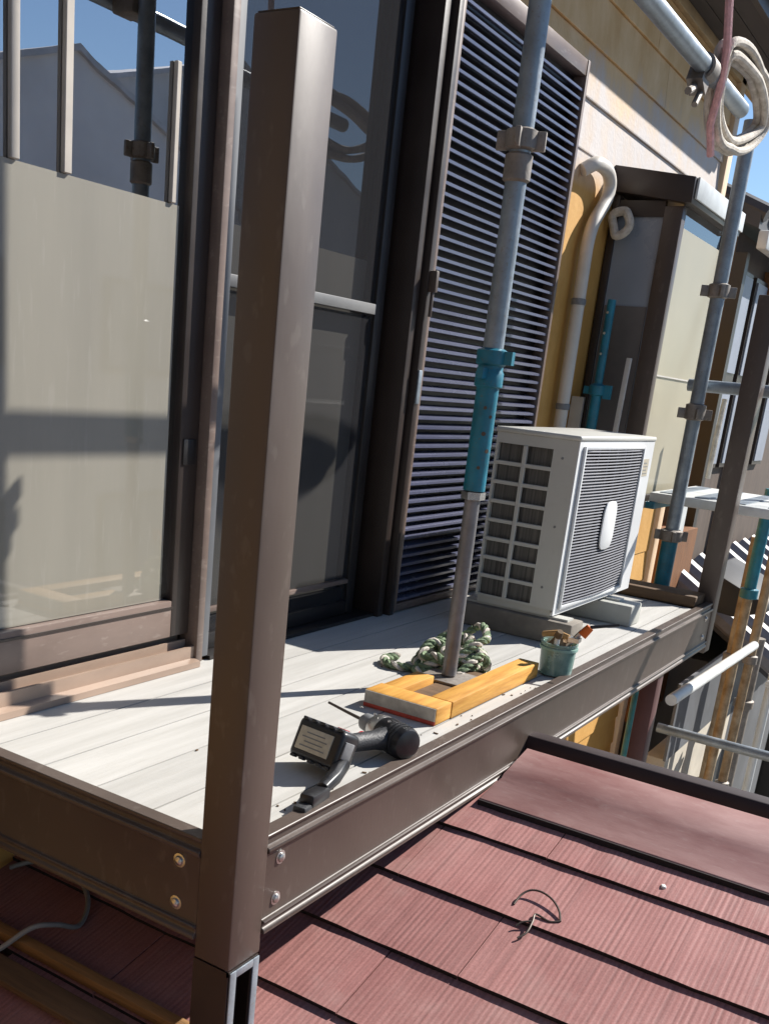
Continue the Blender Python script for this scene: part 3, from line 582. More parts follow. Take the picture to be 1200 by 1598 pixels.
tp = MB(); tp.box(ax0 - 0.006, ax1 + 0.004, ay0 - 0.004, ay1 + 0.006, az1 - 0.0115, az1 + 0.004); tp.build('top_panel', acw, ac, bevel=0.006, seg=3)
fp = MB(); gx0, gx1, gz0, gz1 = 3.03, 3.60, 0.115, 0.595
fp.box(ax0 + 0.001, gx0, ay0, ay0 + 0.0035, az0 + 0.005, az1 - 0.012); fp.box(gx1, ax1, ay0, ay0 + 0.0035, az0 + 0.005, az1 - 0.012); fp.box(gx0, gx1, ay0, ay0 + 0.0035, az0 + 0.005, gz0); fp.box(gx0, gx1, ay0, ay0 + 0.0035, gz1, az1 - 0.012)
fpo = fp.build('front_panel', acfront, ac)
rim = MB(); rim.box(gx0 - .012, gx0, ay0 - 0.010, ay0 - 0.0005, gz0 - .012, gz1 + .012); rim.box(gx1, gx1 + .012, ay0 - 0.010, ay0 - 0.0005, gz0 - .012, gz1 + .012); rim.box(gx0, gx1, ay0 - 0.010, ay0 - 0.0005, gz0 - .012, gz0); rim.box(gx0, gx1, ay0 - 0.010, ay0 - 0.0005, gz1, gz1 + .012)
rim.build('guard_rim', acfront, ac, bevel=0.003)
gd = MB(); n = 50
for i in range(n):
    zz = gz0 + (gz1 - gz0) * (i + .5) / n
    bow = 0.012
    gd.tube([(gx0 + (gx1 - gx0) * t, ay0 - 0.002 - bow * math.sin(math.pi * t), zz) for t in (0, .15, .35, .5, .65, .85, 1)], 0.0029, 5)
for i in range(7):
    t = (i + .5) / 7; xx = gx0 + (gx1 - gx0) * t
    gd.tube([(xx, ay0 + 0.002 - 0.012 * math.sin(math.pi * t), gz0), (xx, ay0 + 0.002 - 0.012 * math.sin(math.pi * t), gz1)], 0.003, 5)
gd.build('fan_guard', guardm, ac)
bd = MB(); pts = []
for a in range(24):
    an = 2 * math.pi * a / 24; cxx, czz = math.cos(an), math.sin(an)
    pts.append((3.315 + 0.062 * math.copysign(abs(cxx) ** .55, cxx), 0.352 + 0.08 * math.copysign(abs(czz) ** .55, czz)))
bd.prism(pts, 'y', ay0 - 0.022, ay0 - 0.0165); bd.build('badge', acfront, ac, bevel=0.002)
fan = MB(); fan.cyl((3.315, -0.50, .352), (3.315, -0.44, .352), .06, 20)
for kf in range(3):
    a0 = kf * 2 * math.pi / 3 + .3; vs = []; fs = []
    for i in range(8):
        an = a0 + i / 7 * 1.5; dy = -0.50 + 0.06 * i / 7
        for rr in (0.055, 0.13, 0.215): vs.append((3.315 + rr * math.cos(an), dy + 0.02 * (rr > .1), .352 + rr * math.sin(an)))
    for i in range(7):
        for j in range(2): fs.append((3 * i + j, 3 * i + j + 1, 3 * i + j + 4, 3 * i + j + 3))
    fan.add(vs, fs)
fan.build('fan', greyp, ac)
MB().box(ax0 + 0.03, ax1 - 0.01, -0.40, -0.398, az0 + .03, az1 - .02).build('back_plate', acdark, ac, smooth=False)
MB().box(gx1, gx1 + .003, ay0 + .004, -0.40, az0 + .03, az1 - .02).build('divider', acdark, ac, smooth=False)
MB().box(ax0 + 0.022, ax0 + 0.027, -0.49, -0.288, az0 + .025, az1 - .02).build('heat_exchanger', coil_fin, ac, smooth=False)
for i in range(1, 8):
    zz = 0.111 + (0.588 - 0.111) * i / 8
    MB().box(ax0 - 0.001, ax0 + 0.009, -0.473, -0.291, zz - 0.006, zz + 0.006).build('vent_bar', acw, ac, bevel=0.0015, seg=1)
MB().box(ax0 - 0.003, ax0 + 0.0095, -0.389, -0.376, 0.111, 0.588).build('vent_bar', acw, ac, bevel=0.0015, seg=1)
for (yy_, zz) in ((-.505, .565), (-.505, .17), (-.515, .36)): MB().cyl((ax0 - .002, yy_, zz), (ax0 + .001, yy_, zz), .004, 10).build('screw', greyp, ac)
hp = MB().box(ax1 - .004, ax1 + .012, ay0 + .06, ay0 + .16, az0 + .05, az0 + .20).build('valve_cover', acw, ac, bevel=.004)
lb = MB().box(3.64, 3.70, ay0 - .0012, ay0 - .0002, .50, .56).build('rating_plate', labelm, ac, smooth=False)
for k_ in range(4): MB().box(3.645, 3.69 - .01 * (k_ % 2), ay0 - .0018, ay0 - .0013, .508 + k_ * .012, .511 + k_ * .012).build('plate_line', greyp, lb, smooth=False)
# feet blocks
fb = MB(); fb.box(3.46, 3.575, -0.66, -0.22, 0.001, 0.074)
single('foot_block', fb, footm, (3.52, -.44, .001), 'pale grey plastic block under the far end of the air conditioner', 'block', 0.006)
fb = MB(); fb.box(2.975, 3.08, -0.625, -0.22, 0.001, 0.074)
single('foot_block', fb, concm, (3.03, -.44, .001), 'weathered brownish block under the near end of the air conditioner', 'block', 0.006)
for xx in (3.0, 3.5): MB().box(xx, xx + .05, -.60, -.24, .0745, .0815).build('mounting_rail', acw, ac)

# ------------------------------------------------------------------ scaffold
def collar(mb, p, r, h):
    mb.lathe([(r, -h / 2), (r + .005, -h / 2 + .004), (r + .005, h / 2 - .004), (r, h / 2)], p, 20)
PA = (2.303, -0.552)
sa = thing('scaffold_pole', 'steel scaffold pole with a teal sleeve standing inside the orange timber frame', 'scaffold pole', (*PA, 0.02))
MB().cyl((*PA, .79), (*PA, 3.4), .0243, 24).build('tube', galv, sa)
MB().cyl((*PA, .03), (*PA, .53), .019, 20).build('jack_rod', M('jack_steel', (0.20, 0.195, 0.20), .45, .5, .25, 14, speck=.35, spc=(.16, .10, .06)), sa)
tl = MB(); tl.cyl((*PA, .503), (*PA, .775), .027, 24); tl.build('sleeve', teal, sa)
cu = MB(); cu.lathe([(.027, 0), (.0335, .004), (.0335, .035), (.030, .04), (.030, .05), (.036, .055), (.036, .085), (.026, .09)], (*PA, .745), 24); cu.box(PA[0] - .008, PA[0] + .008, PA[1] - .055, PA[1] - .03, .80, .83); cu.box(PA[0] - .055, PA[0] - .03, PA[1] - .008, PA[1] + .008, .765, .79)
cu.build('sleeve_collar', teal, sa)
MB().lathe([(.0245, 0), (.031, .005), (.031, .055), (.0255, .06)], (*PA, 1.19), 24).build('joint', galv_dirty, sa)
jt = MB(); jt.lathe([(.0245, 0), (.036, .004), (.036, .04), (.0255, .045)], (*PA, 1.255), 24)
jt = jt.build('joint', galv_dirty, sa)
for an in (0.2, 1.8, 3.4, 5.0): MB().obox((PA[0] + .042 * math.cos(an), PA[1] + .042 * math.sin(an), 1.275), (.026, .012, .04), (0, 0, an)).build('wedge_pocket', galv_dirty, jt, bevel=.002)
for k_, (zz, an) in enumerate(((.56, 3.7), (.64, 3.75), (.70, 3.6), (.60, 4.3), (.68, 4.2))):
    MB().cyl((PA[0] + .0255 * math.cos(an), PA[1] + .0255 * math.sin(an), zz), (PA[0] + .0278 * math.cos(an), PA[1] + .0278 * math.sin(an), zz), .0042 + .001 * (k_ % 2), 10).build('pin_hole', M('rusty_hole', (.09, .06, .04), .8), sa)
MB().box(PA[0] - .06, PA[0] + .06, PA[1] - .06, PA[1] + .06, .0205, .0265).build('base_plate', galv_dirty, sa, bevel=.001)
MB().lathe([(.0195, 0), (.03, .002), (.03, .02), (.0195, .022)], (*PA, .48), 6).build('jack_nut', silver, sa)

def clamp(mb, p, ax):   # swivel clamp block with bolts
    x, y, z = p
    mb.box(x - .035, x + .035, y - .03, y + .03, z - .035, z + .035)
    mb.cyl((x - .02, y - .03, z), (x - .02, y - .075, z), .006, 8); mb.cyl((x + .02, y - .03, z - .01), (x + .02, y - .07, z - .01), .006, 8)
LZ, LY = 1.642, -0.667
led = thing('scaffold_ledger', 'horizontal galvanised scaffold tube overhead with rope looped at its end', 'scaffold tube', (1.9, LY, LZ))
MB().tube([(0.2, LY, LZ + .01), (3.60, LY, LZ)], .0243, 24).build('tube', galv, led)
cl = MB(); cl.lathe([(.026, -.03), (.034, -.028), (.034, .028), (.026, .03)], (0, 0, 0), 18)
me = shared(cl, 'clamp', galv_dirty); part_copy('clamp', me, led, (3.17, LY, LZ), (0, math.pi / 2, 0))
cl = MB(); cl.tube([(3.17, LY + .02, LZ - .02), (3.12, LY + .01, LZ - .06), (3.05, LY + .0, LZ - .085)], .010, 8); cl.tube([(3.20, LY, LZ - .02), (3.16, LY, LZ - .06), (3.125, LY, LZ - .10)], .009, 8); cl.obox((3.15, LY + .01, LZ - .035), (.06, .045, .04), (0, .5, 0))
cl.build('clamp_bolt', galv_dirty, led)
MB().obox((2.303, -0.61, LZ), (.07, .075, .07), (0, 0, 0)).build('clamp', galv_dirty, led, bevel=.006)

def strand_bundle(path, nst, R, r, name, mat, loc, label, cat, closed=True, sub=6):
    P = [Vector(p) for p in path]; k = len(P); fine = []
    for i in range(k):
        a, b = P[i], P[(i + 1) % k]; p0, p3 = P[i - 1], P[(i + 2) % k]
        for s in range(sub):
            t = s / sub
            fine.append(0.5 * ((2 * a) + (b - p0) * t + (2 * p0 - 5 * a + 4 * b - p3) * t * t + (-p0 + 3 * a - 3 * b + p3) * t ** 3))
    m = MB(); K = len(fine)
    for q in range(nst):
        ph = 2 * math.pi * q / nst; pts = []
        for i, p in enumerate(fine):
            tg = (fine[(i + 1) % K] - fine[i - 1]).normalized(); u = tg.cross(Vector((0.3, 1, .2))).normalized(); v = tg.cross(u)
            an = ph + 2 * math.pi * (i / K) * 2 + .5 * math.sin(i * .7 + q); rr = R * (0.75 + .35 * math.sin(q * 2.1 + i * .3))
            pts.append(p + (u * math.cos(an) + v * math.sin(an)) * rr)
        m.tube(pts, r, 8, closed=True)
    return single(name, m, mat, loc, label, cat)
CP = [(3.27, -.69, 1.705), (3.42, -.70, 1.728), (3.60, -.70, 1.722), (3.76, -.69, 1.695), (3.84, -.675, 1.655), (3.78, -.66, 1.60), (3.62, -.655, 1.552), (3.46, -.655, 1.545), (3.36, -.66, 1.575), (3.30, -.67, 1.64)]
cm = MB(); K = len(CP)
for q, (dn, dy) in enumerate(((-.016, -.012), (-.015, .013), (.006, -.008), (.007, .015))):
    pts = []
    for i in range(K):
        a, b = Vector(CP[i]), Vector(CP[(i + 1) % K]); p0, p3 = Vector(CP[i - 1]), Vector(CP[(i + 2) % K])
        for t_ in (0, .2, .4, .6, .8):
            p = 0.5 * ((2 * a) + (b - p0) * t_ + (2 * p0 - 5 * a + 4 * b - p3) * t_ * t_ + (-p0 + 3 * a - 3 * b + p3) * t_ ** 3)
            out = Vector((p.x - 3.56, 0, (p.z - 1.638) * 2.2)).normalized()
            pts.append(p - out * dn * Vector((1.6, 0, 1)).dot(Vector((abs(out.x), 0, abs(out.z)))) + Vector((0, dy, .003 * math.sin(len(pts) * .5 + q))))
    cm.tube(pts, .0125, 10, closed=True)
single('rope_coil', cm, ropew, (3.55, -.667, 1.64), 'thick cream rope coil looped round the end of the overhead tube', 'rope')
single('rope', MB().tube([(3.13, -.70, 2.36), (3.16, -.70, 1.80), (3.21, -.703, 1.70), (3.26, -.69, 1.62), (3.33, -.66, 1.54), (3.39, -.66, 1.47)], .0115, 8), pinkr, (3.2, -.69, 1.6), 'thin pink rope hanging down beside the overhead tube', 'rope')

PB = (4.31, -0.522)
sb = thing('scaffold_pole', 'galvanised scaffold pole with teal foot just beyond the deck end', 'scaffold pole', (*PB, -.15))
MB().cyl((*PB, .20), (*PB, 1.78), .0275, 24).build('tube', galv, sb)
MB().cyl((*PB, -3.0), (*PB, .24), .033, 24).build('sleeve', teal, sb)
for zz, hh, rr_ in ((1.16, .05, .028), (.70, .06, .028), (.21, .045, .034)):
    jb = MB().lathe([(rr_, 0), (rr_ + .012, .005), (rr_ + .012, hh), (rr_, hh + .005)], (*PB, zz), 20).build('joint', galv_dirty, sb)
    for an in (0.4, 2.0, 3.6, 5.2): MB().obox((PB[0] + .052 * math.cos(an), PB[1] + .052 * math.sin(an), zz + .025), (.03, .014, .04), (0, 0, an)).build('wedge_pocket', galv_dirty, jb, bevel=.002)
MB().tube([(4.39, -.44, .835), (4.39, -1.6, .835)], .0243, 20)
single('scaffold_tube', MB().tube([(4.37, -.46, .835), (4.37, -1.6, .84)], .0243, 20), galv, (4.37, -1., .835), 'short level galvanised tube crossing behind the far brown post', 'scaffold tube')

pl = thing('scaffold_plank', 'pale galvanised scaffold walkway plank level behind the far brown post', 'plank', (5.1, -1.0, .34))
MB().box(4.46, 5.20, -1.9, -0.36, .345, .385).build('deck', whitepaint, pl, bevel=.004)
for i in range(10): MB().box(4.5, 5.15, -1.8 + i * .15, -1.74 + i * .15, .3855, .389).build('tread', galv, pl)
for yy_ in (-.37, -1.0): MB().box(4.45, 5.21, yy_ - .02, yy_ + .02, .315, .3445).build('bracket', teal, pl, bevel=.003)

PC = (5.5, -0.66)
sc_ = thing('scaffold_pole', 'teal and rusty scaffold pole at the right edge below the walkway plank', 'scaffold pole', (*PC, -3))
MB().cyl((*PC, -.14), (*PC, .40), .03, 20).build('sleeve', teal, sc_); MB().cyl((*PC, -3), (*PC, -.14), .0243, 20).build('tube', rust, sc_)
MB().lathe([(.03, 0), (.045, .006), (.045, .05), (.03, .056)], (*PC, -.16), 20).build('joint', teal, sc_)
for nm, (x, y_), lab in (('a', (6.0, -.545), 'rusty scaffold tube nearest the maroon leg beyond the slate roof'), ('b', (6.05, -.645), 'rusty scaffold tube between its neighbours beyond the slate roof')):
    t_ = thing('scaffold_pole', lab, 'scaffold pole', (x, y_, -3)); MB().cyl((x, y_, -3), (x, y_, .1), .026, 18).build('tube', rust, t_)
    j_ = MB(); j_.lathe([(.026, 0), (.04, .006), (.04, .05), (.026, .056)], (x, y_, -.62), 18); j_.lathe([(.026, 0), (.04, .006), (.04, .05), (.026, .056)], (x, y_, -1.4), 18); j_.build('joint', galv_dirty, t_)
t_ = thing('scaffold_pole', 'thick grey weathered post behind the rusty tubes beyond the roof', 'post', (6.5, -.59, -3)); MB().cyl((6.5, -.59, -3), (6.5, -.59, -.55), .045, 18).build('tube', galv_dirty, t_); MB().lathe([(.045, 0), (.06, .006), (.06, .05), (.045, .056)], (6.5, -.59, -1.0), 18).build('joint', galv_dirty, t_)
t_ = thing('guard_post', 'thin white post rising at the lower right edge', 'post', (6.5, -.72, -3)); MB().cyl((6.5, -.72, -3), (6.5, -.72, -.75), .025, 16).build('tube', whitepaint, t_); MB().cyl((6.42, -.72, -.8), (6.58, -.72, -.8), .022, 12).build('cross_piece', whitepaint, t_)
single('white_pipe', MB().tube([(4.12, -.70, -.40), (5.75, -.70, -.445)], .024, 16), whitepaint, (4.9, -.70, -.42), 'white painted pipe running level just beyond the deck beam', 'pipe')
single('guard_rail', MB().tube([(5.0, -.46, -.80), (5.0, -1.9, -.80)], .0243, 16), galv, (5.0, -1.1, -.8), 'level galvanised guard tube beyond the slate roof ridge', 'scaffold tube')

# small teal prop behind the unit
PT = (4.25, -0.125)
tpp = thing('teal_prop', 'slim teal steel prop standing behind the air conditioner', 'prop', (*PT, .002))
MB().cyl((*PT, .002), (*PT, .78), .022, 18).build('outer_tube', teal, tpp)
MB().cyl((*PT, .78), (*PT, 1.13), .017, 18).build('inner_tube', teal, tpp)
pp = MB(); pp.lathe([(.022, 0), (.034, .005), (.034, .04), (.018, .05)], (*PT, .755), 18); pp.box(PT[0] - .01, PT[0] + .01, PT[1] - .06, PT[1] - .03, .745, .80); pp.box(PT[0] - .01, PT[0] + .01, PT[1] + .03, PT[1] + .055, .76, .79); pp.build('prop_nut', teal, tpp)
for i in range(3): MB().cyl((PT[0] - .019, PT[1] + .004, .92 + i * .08), (PT[0] - .014, PT[1] + .004, .92 + i * .08), .005, 8).build('pin_hole', labelm, tpp)
single('coil_reflection', MB().tube([(4.33 + .0, -.078 + .036 * math.cos(a) + .006 * math.sin(3 * a), 1.432 + .046 * math.sin(a) + .006 * math.cos(2 * a)) for a in [2 * math.pi * i / 24 for i in range(24)]], .0175, 10, closed=True), ropew, (4.33, -.075, 1.37), 'small cream loop standing in for the rope coil mirrored in the bay side', 'rope')  # solid loop modelled in place of the coil's reflection in the side pane
single('cream_board', MB().box(4.27, 4.29, -.065, -.012, .002, .745), pipew, (4.28, -.04, .002), 'short cream board end upright between pipe cover and teal prop', 'board', .002)
single('cream_strip', MB().obox((4.29, -.215, .46), (.015, .02, .91), (0.02, 0, 0)), pipew, (4.29, -.215, .002), 'thin cream strip upright between teal prop and bay corner post', 'board', .002)

# ------------------------------------------------------------------ things on the deck
wf = thing('timber_frame', 'orange painted timber packing frame lying flat around the pole foot', 'timber', (2.28, -.585, .001))
MB().box(2.062, 2.58, -.687, -.628, .001, .043).build('rail', orangew, wf, bevel=.003)
MB().box(1.986, 2.061, -.685, -.492, .0015, .0425).build('cross_block', orangew, wf, bevel=.003)
MB().box(2.063, 2.23, -.548, -.495, .001, .040).build('rail', orangew, wf, bevel=.003)
MB().box(2.121, 2.36, -.556, -.502, .001, .0185)
MB().box(1.9835, 1.9858, -.683, -.494, .011, .041).build('end_grain', greyw, wf, smooth=False)
MB().box(1.9832, 1.9858, -.684, -.493, .0015, .0108).build('painted_edge', redp, wf, smooth=False)
MB().box(2.0625, 2.42, -.627, -.549, .001, .0200).build('base_board', oldwood, wf, smooth=False)

rnd = random.Random(5)
rgt = thing('rope_coil', 'loose coil of green and white rope behind the pole foot', 'rope', (2.455, -.505, .001))
gm, wm = MB(), MB()
for q in range(10):
    cxr, cyr = 2.45 + rnd.uniform(-.045, .055), -.50 + rnd.uniform(-.03, .03); ra = rnd.uniform(.05, .10); zb = .013 + .0065 * q + rnd.uniform(-.003, .006); ti = rnd.uniform(-.4, .4); tj = rnd.uniform(-.4, .4)
    path = [(cxr + ra * math.cos(a) * (1 + .2 * math.sin(3 * a + q)), cyr + ra * .8 * math.sin(a) * (1 + .15 * math.cos(2 * a + q)), max(.013, zb + ti * ra * math.cos(a) + tj * ra * math.sin(a) + .008 * math.sin(4 * a + q))) for a in [2 * math.pi * i / 40 for i in range(40)]]
    for k_, (pp_, r_r, cl_) in enumerate(twist_rope(path, .0062, .0062, .055, True)): (wm if k_ == 0 else gm).tube(pp_, r_r, 6, closed=True)
for k_, (pp_, r_r, cl_) in enumerate(twist_rope(crom([(2.37, -.45, .013), (2.33, -.42, .012), (2.315, -.37, .012), (2.35, -.33, .012), (2.41, -.34, .012)]), .0062, .0062, .055)): (wm if k_ == 0 else gm).tube(pp_, r_r, 6)
gm.build('green_strand', ropeg, rgt, kind='stuff'); wm.build('white_strand', ropew, rgt, kind='stuff')

JC = (2.655, -.708)
jar = thing('paint_pot', 'small green translucent pot holding brushes at the deck edge', 'pot', (*JC, .001))
MB().lathe([(.0, .001), (.040, .001), (.045, .004), (.0495, .088), (.0515, .090), (.0515, .094), (.0475, .094), (.0435, .008), (0, .006)], (*JC, .001), 32).build('pot_wall', jarglass, jar)
MB().lathe([(0, .008), (.0425, .008), (.0448, .048), (0, .0485)], (*JC, .001), 28).build('paint', M('teal_paint_liquid', (0.30, 0.47, 0.42), 0.4), jar)
MB().lathe([(.0492, .074), (.053, .075), (.053, .082), (.050, .0825)], (*JC, .001), 32).build('rim', M('green_rim', (0.22, 0.36, 0.31), 0.4), jar)
rgm = MB(); vs = []; fs = []
for i in range(6):
    for j in range(16):
        a = 2 * math.pi * j / 16; rr = .041 * (1 - (i / 5) ** 2) + .004; zz = .06 + .055 * (i / 5) + rnd.uniform(-.006, .006)
        vs.append((JC[0] + rr * math.cos(a) * rnd.uniform(.8, 1.12), JC[1] + rr * math.sin(a) * rnd.uniform(.8, 1.12), zz))
for i in range(5):
    for j in range(16): fs.append((16 * i + j, 16 * i + (j + 1) % 16, 16 * i + 16 + (j + 1) % 16, 16 * i + 16 + j))
rgm.add(vs, fs); single('rag', rgm, ragm, (*JC, .06), 'crumpled brown rag stuffed into the green pot', 'rag')
b1 = thing('paint_brush', 'paint brush with orange handle leaning out of the green pot', 'brush', (JC[0], JC[1], .06))
MB().tube([(2.64, -.72, .07), (2.66, -.765, .137)], [.008, .007], 10).build('shaft', silver, b1); MB().tube([(2.66, -.765, .125), (2.667, -.782, .15)], [.014, .0115], 12).build('collar', orangepl, b1); MB().tube([(2.667, -.782, .15), (2.70, -.85, .166)], [.005, .004], 8).build('tip', blackp, b1)
b2 = thing('paint_brush', 'paint brush with wooden handle lying across the green pot', 'brush', (JC[0], JC[1], .09))
MB().tube([(2.66, -.655, .105), (2.65, -.70, .118), (2.645, -.735, .115)], [.008, .010, .007], 10).build('handle', brushw, b2); MB().obox((2.645, -.752, .112), (.03, .03, .012), (0, 0, .1)).build('ferrule', silver, b2)
b3 = thing('paint_brush', 'stubby white topped brush poking from the green pot', 'brush', (JC[0], JC[1], .06))
MB().tube([(2.62, -.71, .05), (2.612, -.715, .118)], [.009, .007], 10).build('handle', whitepaint, b3); MB().tube([(2.612, -.715, .118), (2.606, -.722, .135)], [.012, .009], 10).build('head', bristle, b3)

# cordless tool: pack on the near side, barrel to the right, dark nose towards the post
tool = thing('power_tool', 'black cordless drill lying on the deck beside the near post', 'power tool', (1.66, -.66, .001))
rubber = M('dark_grey_rubber', (0.028, 0.029, 0.032), 0.55, 0, 0.2, 60, bump=.3, bs=300)
B0, B1 = Vector((1.735, -.752, .040)), Vector((1.797, -.600, .040)); bd_ = (B1 - B0)
def bp_(t, z=0.0): return B0 + bd_ * t + Vector((0, 0, z))
MB().tube([bp_(-.02), bp_(.0), bp_(.05), bp_(.42), bp_(.48)], [.024, .031, .0345, .0355, .033], 22).build('motor_housing', blackp, tool)
for t in (.10, .16, .22): MB().tube([bp_(t), bp_(t + .03)], [.0362, .0362], 22).build('vent_ring', rubber, tool)
MB().tube([bp_(.485), bp_(.53), bp_(.66), bp_(.70)], [.033, .034, .030, .024], 22).build('gear_case', silver, tool)
MB().tube([bp_(.70), bp_(.73), bp_(.90), bp_(.96)], [.019, .021, .019, .012], 18).build('chuck', greyp, tool)
MB().tube([bp_(.95), Vector((1.802, -.556, .045)), Vector((1.806, -.508, .052))], [.004, .0035, .003], 8).build('bit', wirem, tool)
HB = Vector((1.60, -.655, .046)); H0 = bp_(.34) - Vector((.02, 0, 0))
MB().tube([H0, H0 * .75 + HB * .25, H0 * .4 + HB * .6, HB], [.027, .020, .019, .026], 16).build('handle', rubber, tool)
MB().obox(H0 * .72 + HB * .28 + Vector((.0, .026, 0)), (.034, .020, .016), (0, 0, .1)).build('trigger', redpl, tool, bevel=.004)
RP = Matrix.Rotation(-0.12, 3, 'Z') @ Euler((0, .42, 0)).to_matrix(); PC0 = Vector((1.572, -.655, .054))
def pkb(c, sz): return MB().obox(PC0 + RP @ Vector(c), sz, RP)
pko = pkb((0, 0, 0), (.058, .116, .078)).build('battery_pack', blackp, tool, bevel=.010, seg=3)
pkb((.036, 0, .0), (.016, .088, .060)).build('pack_shoe', rubber, pko, bevel=.005)
pkb((-.0295, .004, .0), (.003, .082, .046)).build('rating_label', labelm, pko, bevel=.001)
for i_ in range(4): pkb((-.0314, .004, -.014 + i_ * .009), (.0006, .062 - .016 * (i_ % 2), .0024)).build('label_line', greyp, pko, smooth=False)
pkb((-.002, .0, .0395), (.030, .090, .004)).build('pack_top', greyp, pko, bevel=.0015)
pkb((-.003, -.032, .0418), (.016, .020, .0025)).build('red_button', redpl, pko, bevel=.001)
for sz_ in (-1, 1):
    for k_ in range(5): pkb((-.024, -.044 + .022 * k_, sz_ * .0385), (.012, .012, .006)).build('pack_rib', rubber, pko, bevel=.002)
for sy in (-1, 1): pkb((-.004, sy * .0585, .004), (.03, .005, .034)).build('side_latch', greyp, pko, bevel=.0015)
MB().tube([(1.56, -.705, .032), (1.51, -.722, .026), (1.455, -.733, .022)], [.018, .016, .013], 8).build('belt_hook', blackp, tool, bevel=.002)
MB().obox((1.425, -.738, .018), (.07, .030, .024), (0, .09, .12)).build('hook_end', blackp, tool, bevel=.005)
MB().obox((1.380, -.7435, .011), (.03, .026, .014), (0, .05, .12)).build('hook_tip', rubber, tool, bevel=.004)
for k_ in range(3): MB().cyl((1.74 + .018 * k_, -.70 + .045 * k_, .0745), (1.74 + .018 * k_, -.70 + .045 * k_, .0765), .0035, 10).build('screw', silver, tool)

# shavings and dirt crumbs on the deck
cr = MB(); rnd = random.Random(3)
for q in range(42):
    x = rnd.uniform(1.3, 2.7); y_ = rnd.choice((rnd.uniform(-.735, -.69), rnd.uniform(-.72, -.3))); s = rnd.uniform(.0012, .0042)
    cr.obox((x, y_, .0016), (s * rnd.uniform(1, 2.4), s, .002), (0, 0, rnd.uniform(0, 3)))
o = cr.build('wood_crumbs', oldwood, smooth=False); o['kind'] = 'stuff'; o['label'] = 'small brown shavings scattered on the deck'; o['category'] = 'shavings'

# ------------------------------------------------------------------ things on the slate roof
bt = MB().obox((1.205, -.40, rz(1.2) + .034), (.022, .62, .03), (0, -TH, 0))
single('batten', bt, M('tan_batten_wood', (0.24, 0.125, 0.045), 0.65, 0, 0.25, 5, (14, 1, 14), bump=0.3, bs=20), (1.205, -.4, rz(1.2) + .01), 'tan wooden batten on the shaded slates under the deck, nearer the cable', 'batten', .003)
bt = MB().obox((1.14, -.42, rz(1.14) + .026), (.05, .66, .02), (0, -TH, 0))
single('batten', bt, oldwood, (1.14, -.42, rz(1.14) + .01), 'dark brown batten lying below the tan batten on shaded slates', 'batten', .003)
cp = [(1.36, .0, 0), (1.40, -.03, 0), (1.425, -.09, 0), (1.413, -.16, 0), (1.37, -.235, 0), (1.31, -.272, 0), (1.25, -.272, .045), (1.205, -.25, .06), (1.16, -.20, .02), (1.10, -.14, 0)]
single('cable', MB().tube(crom([(a, b, rz(a) + .014 + c_) for a, b, c_ in cp]), .0055, 8), greyc, (1.3, -.15, rz(1.3)), 'grey cable curling over the shaded slates under the deck', 'cable')
wp = [(1.805, -1.003), (1.83, -1.006), (1.848, -1.018), (1.853, -1.04), (1.845, -1.068), (1.827, -1.091), (1.806, -1.104)]
wi = MB().tube(crom([(a, b, rz(a) + .009 + .010 * math.sin(math.pi * i / 6)) for i, (a, b) in enumerate(wp)]), .0023, 7)
wi.tube(crom([(1.806, -1.104, rz(1.806) + .009), (1.795, -1.085, rz(1.795) + .009), (1.797, -1.055, rz(1.797) + .012), (1.775, -1.058, rz(1.775) + .012), (1.745, -1.060, rz(1.745) + .010), (1.725, -1.050, rz(1.722) + .008)]), .0023, 7)
wi.tube(crom([(1.775, -1.058, rz(1.775) + .012), (1.765, -1.042, rz(1.765) + .012), (1.752, -1.033, rz(1.752) + .008)]), .0021, 7)
single('wire', wi, wirem, (1.8, -1.05, rz(1.8)), 'bent piece of rusty wire lying on the red slates', 'wire')
single('pebble', MB().obox((2.005, -1.245, rz(2.0) + .008), (.014, .010, .008), (0, 0, .4)), whitepaint, (2.0, -1.245, rz(2.0)), 'tiny white chip on the slates by the flashing', 'chip', .003)

# ------------------------------------------------------------------ neighbour beyond the house end
nb = thing('neighbour_house', 'neighbouring house with dark tiled roof beyond the house corner', 'house', (9.5, 2.5, -3))
MB().box(7.3, 13, .2, 5, -3, 1.86).build('wall', M('dark_cedar_wall', (0.10, 0.072, 0.055), .7, 0, .3, 4, (8, 8, 1)), nb, smooth=False)
MB().prism([(.06, 1.86), (2.7, 2.95), (5.4, 1.85), (5.4, 1.93), (2.7, 3.05), (.06, 1.95)], 'x', 7.2, 13.2).build('roof', nroof, nb, smooth=False)
for i in range(16):
    MB().tube([(7.25 + i * .26, .03, 1.95), (7.25 + i * .26, 1.2, 2.44)], .055, 8).build('roof_tile_row', nroof, nb)
MB().box(7.2, 13.2, -.01, .055, 1.74, 1.85).build('gutter', whitepaint, nb, bevel=.01)
for i, x in enumerate((7.42, 7.9, 8.45, 9.0)):
    f_ = MB().box(x, x + .36, .165, .199, .35, 1.65).build('window', brown_dark, nb)
    MB().box(x + .03, x + .33, .155, .164, .38, .93).build('pane', paneblue, f_, smooth=False); MB().box(x + .03, x + .33, .155, .164, 1.0, 1.62).build('pane', paneblue, f_, smooth=False)
MB().box(7.3, 7.38,   .12, .199, -.3, 1.73).build('corner_post', black_frame, nb)
MB().box(8.25, 8.36, .12, .199, -.3, 1.73).build('corner_post', brownwood, nb)
MB().box(6.55, 7.29, .08, .60, -1.3, -.04).build('wood_store', brownwood, nb)
MB().box(6.60, 6.95, .07, .0795, -.9, -.42).build('store_opening', acdark, nb, smooth=False)
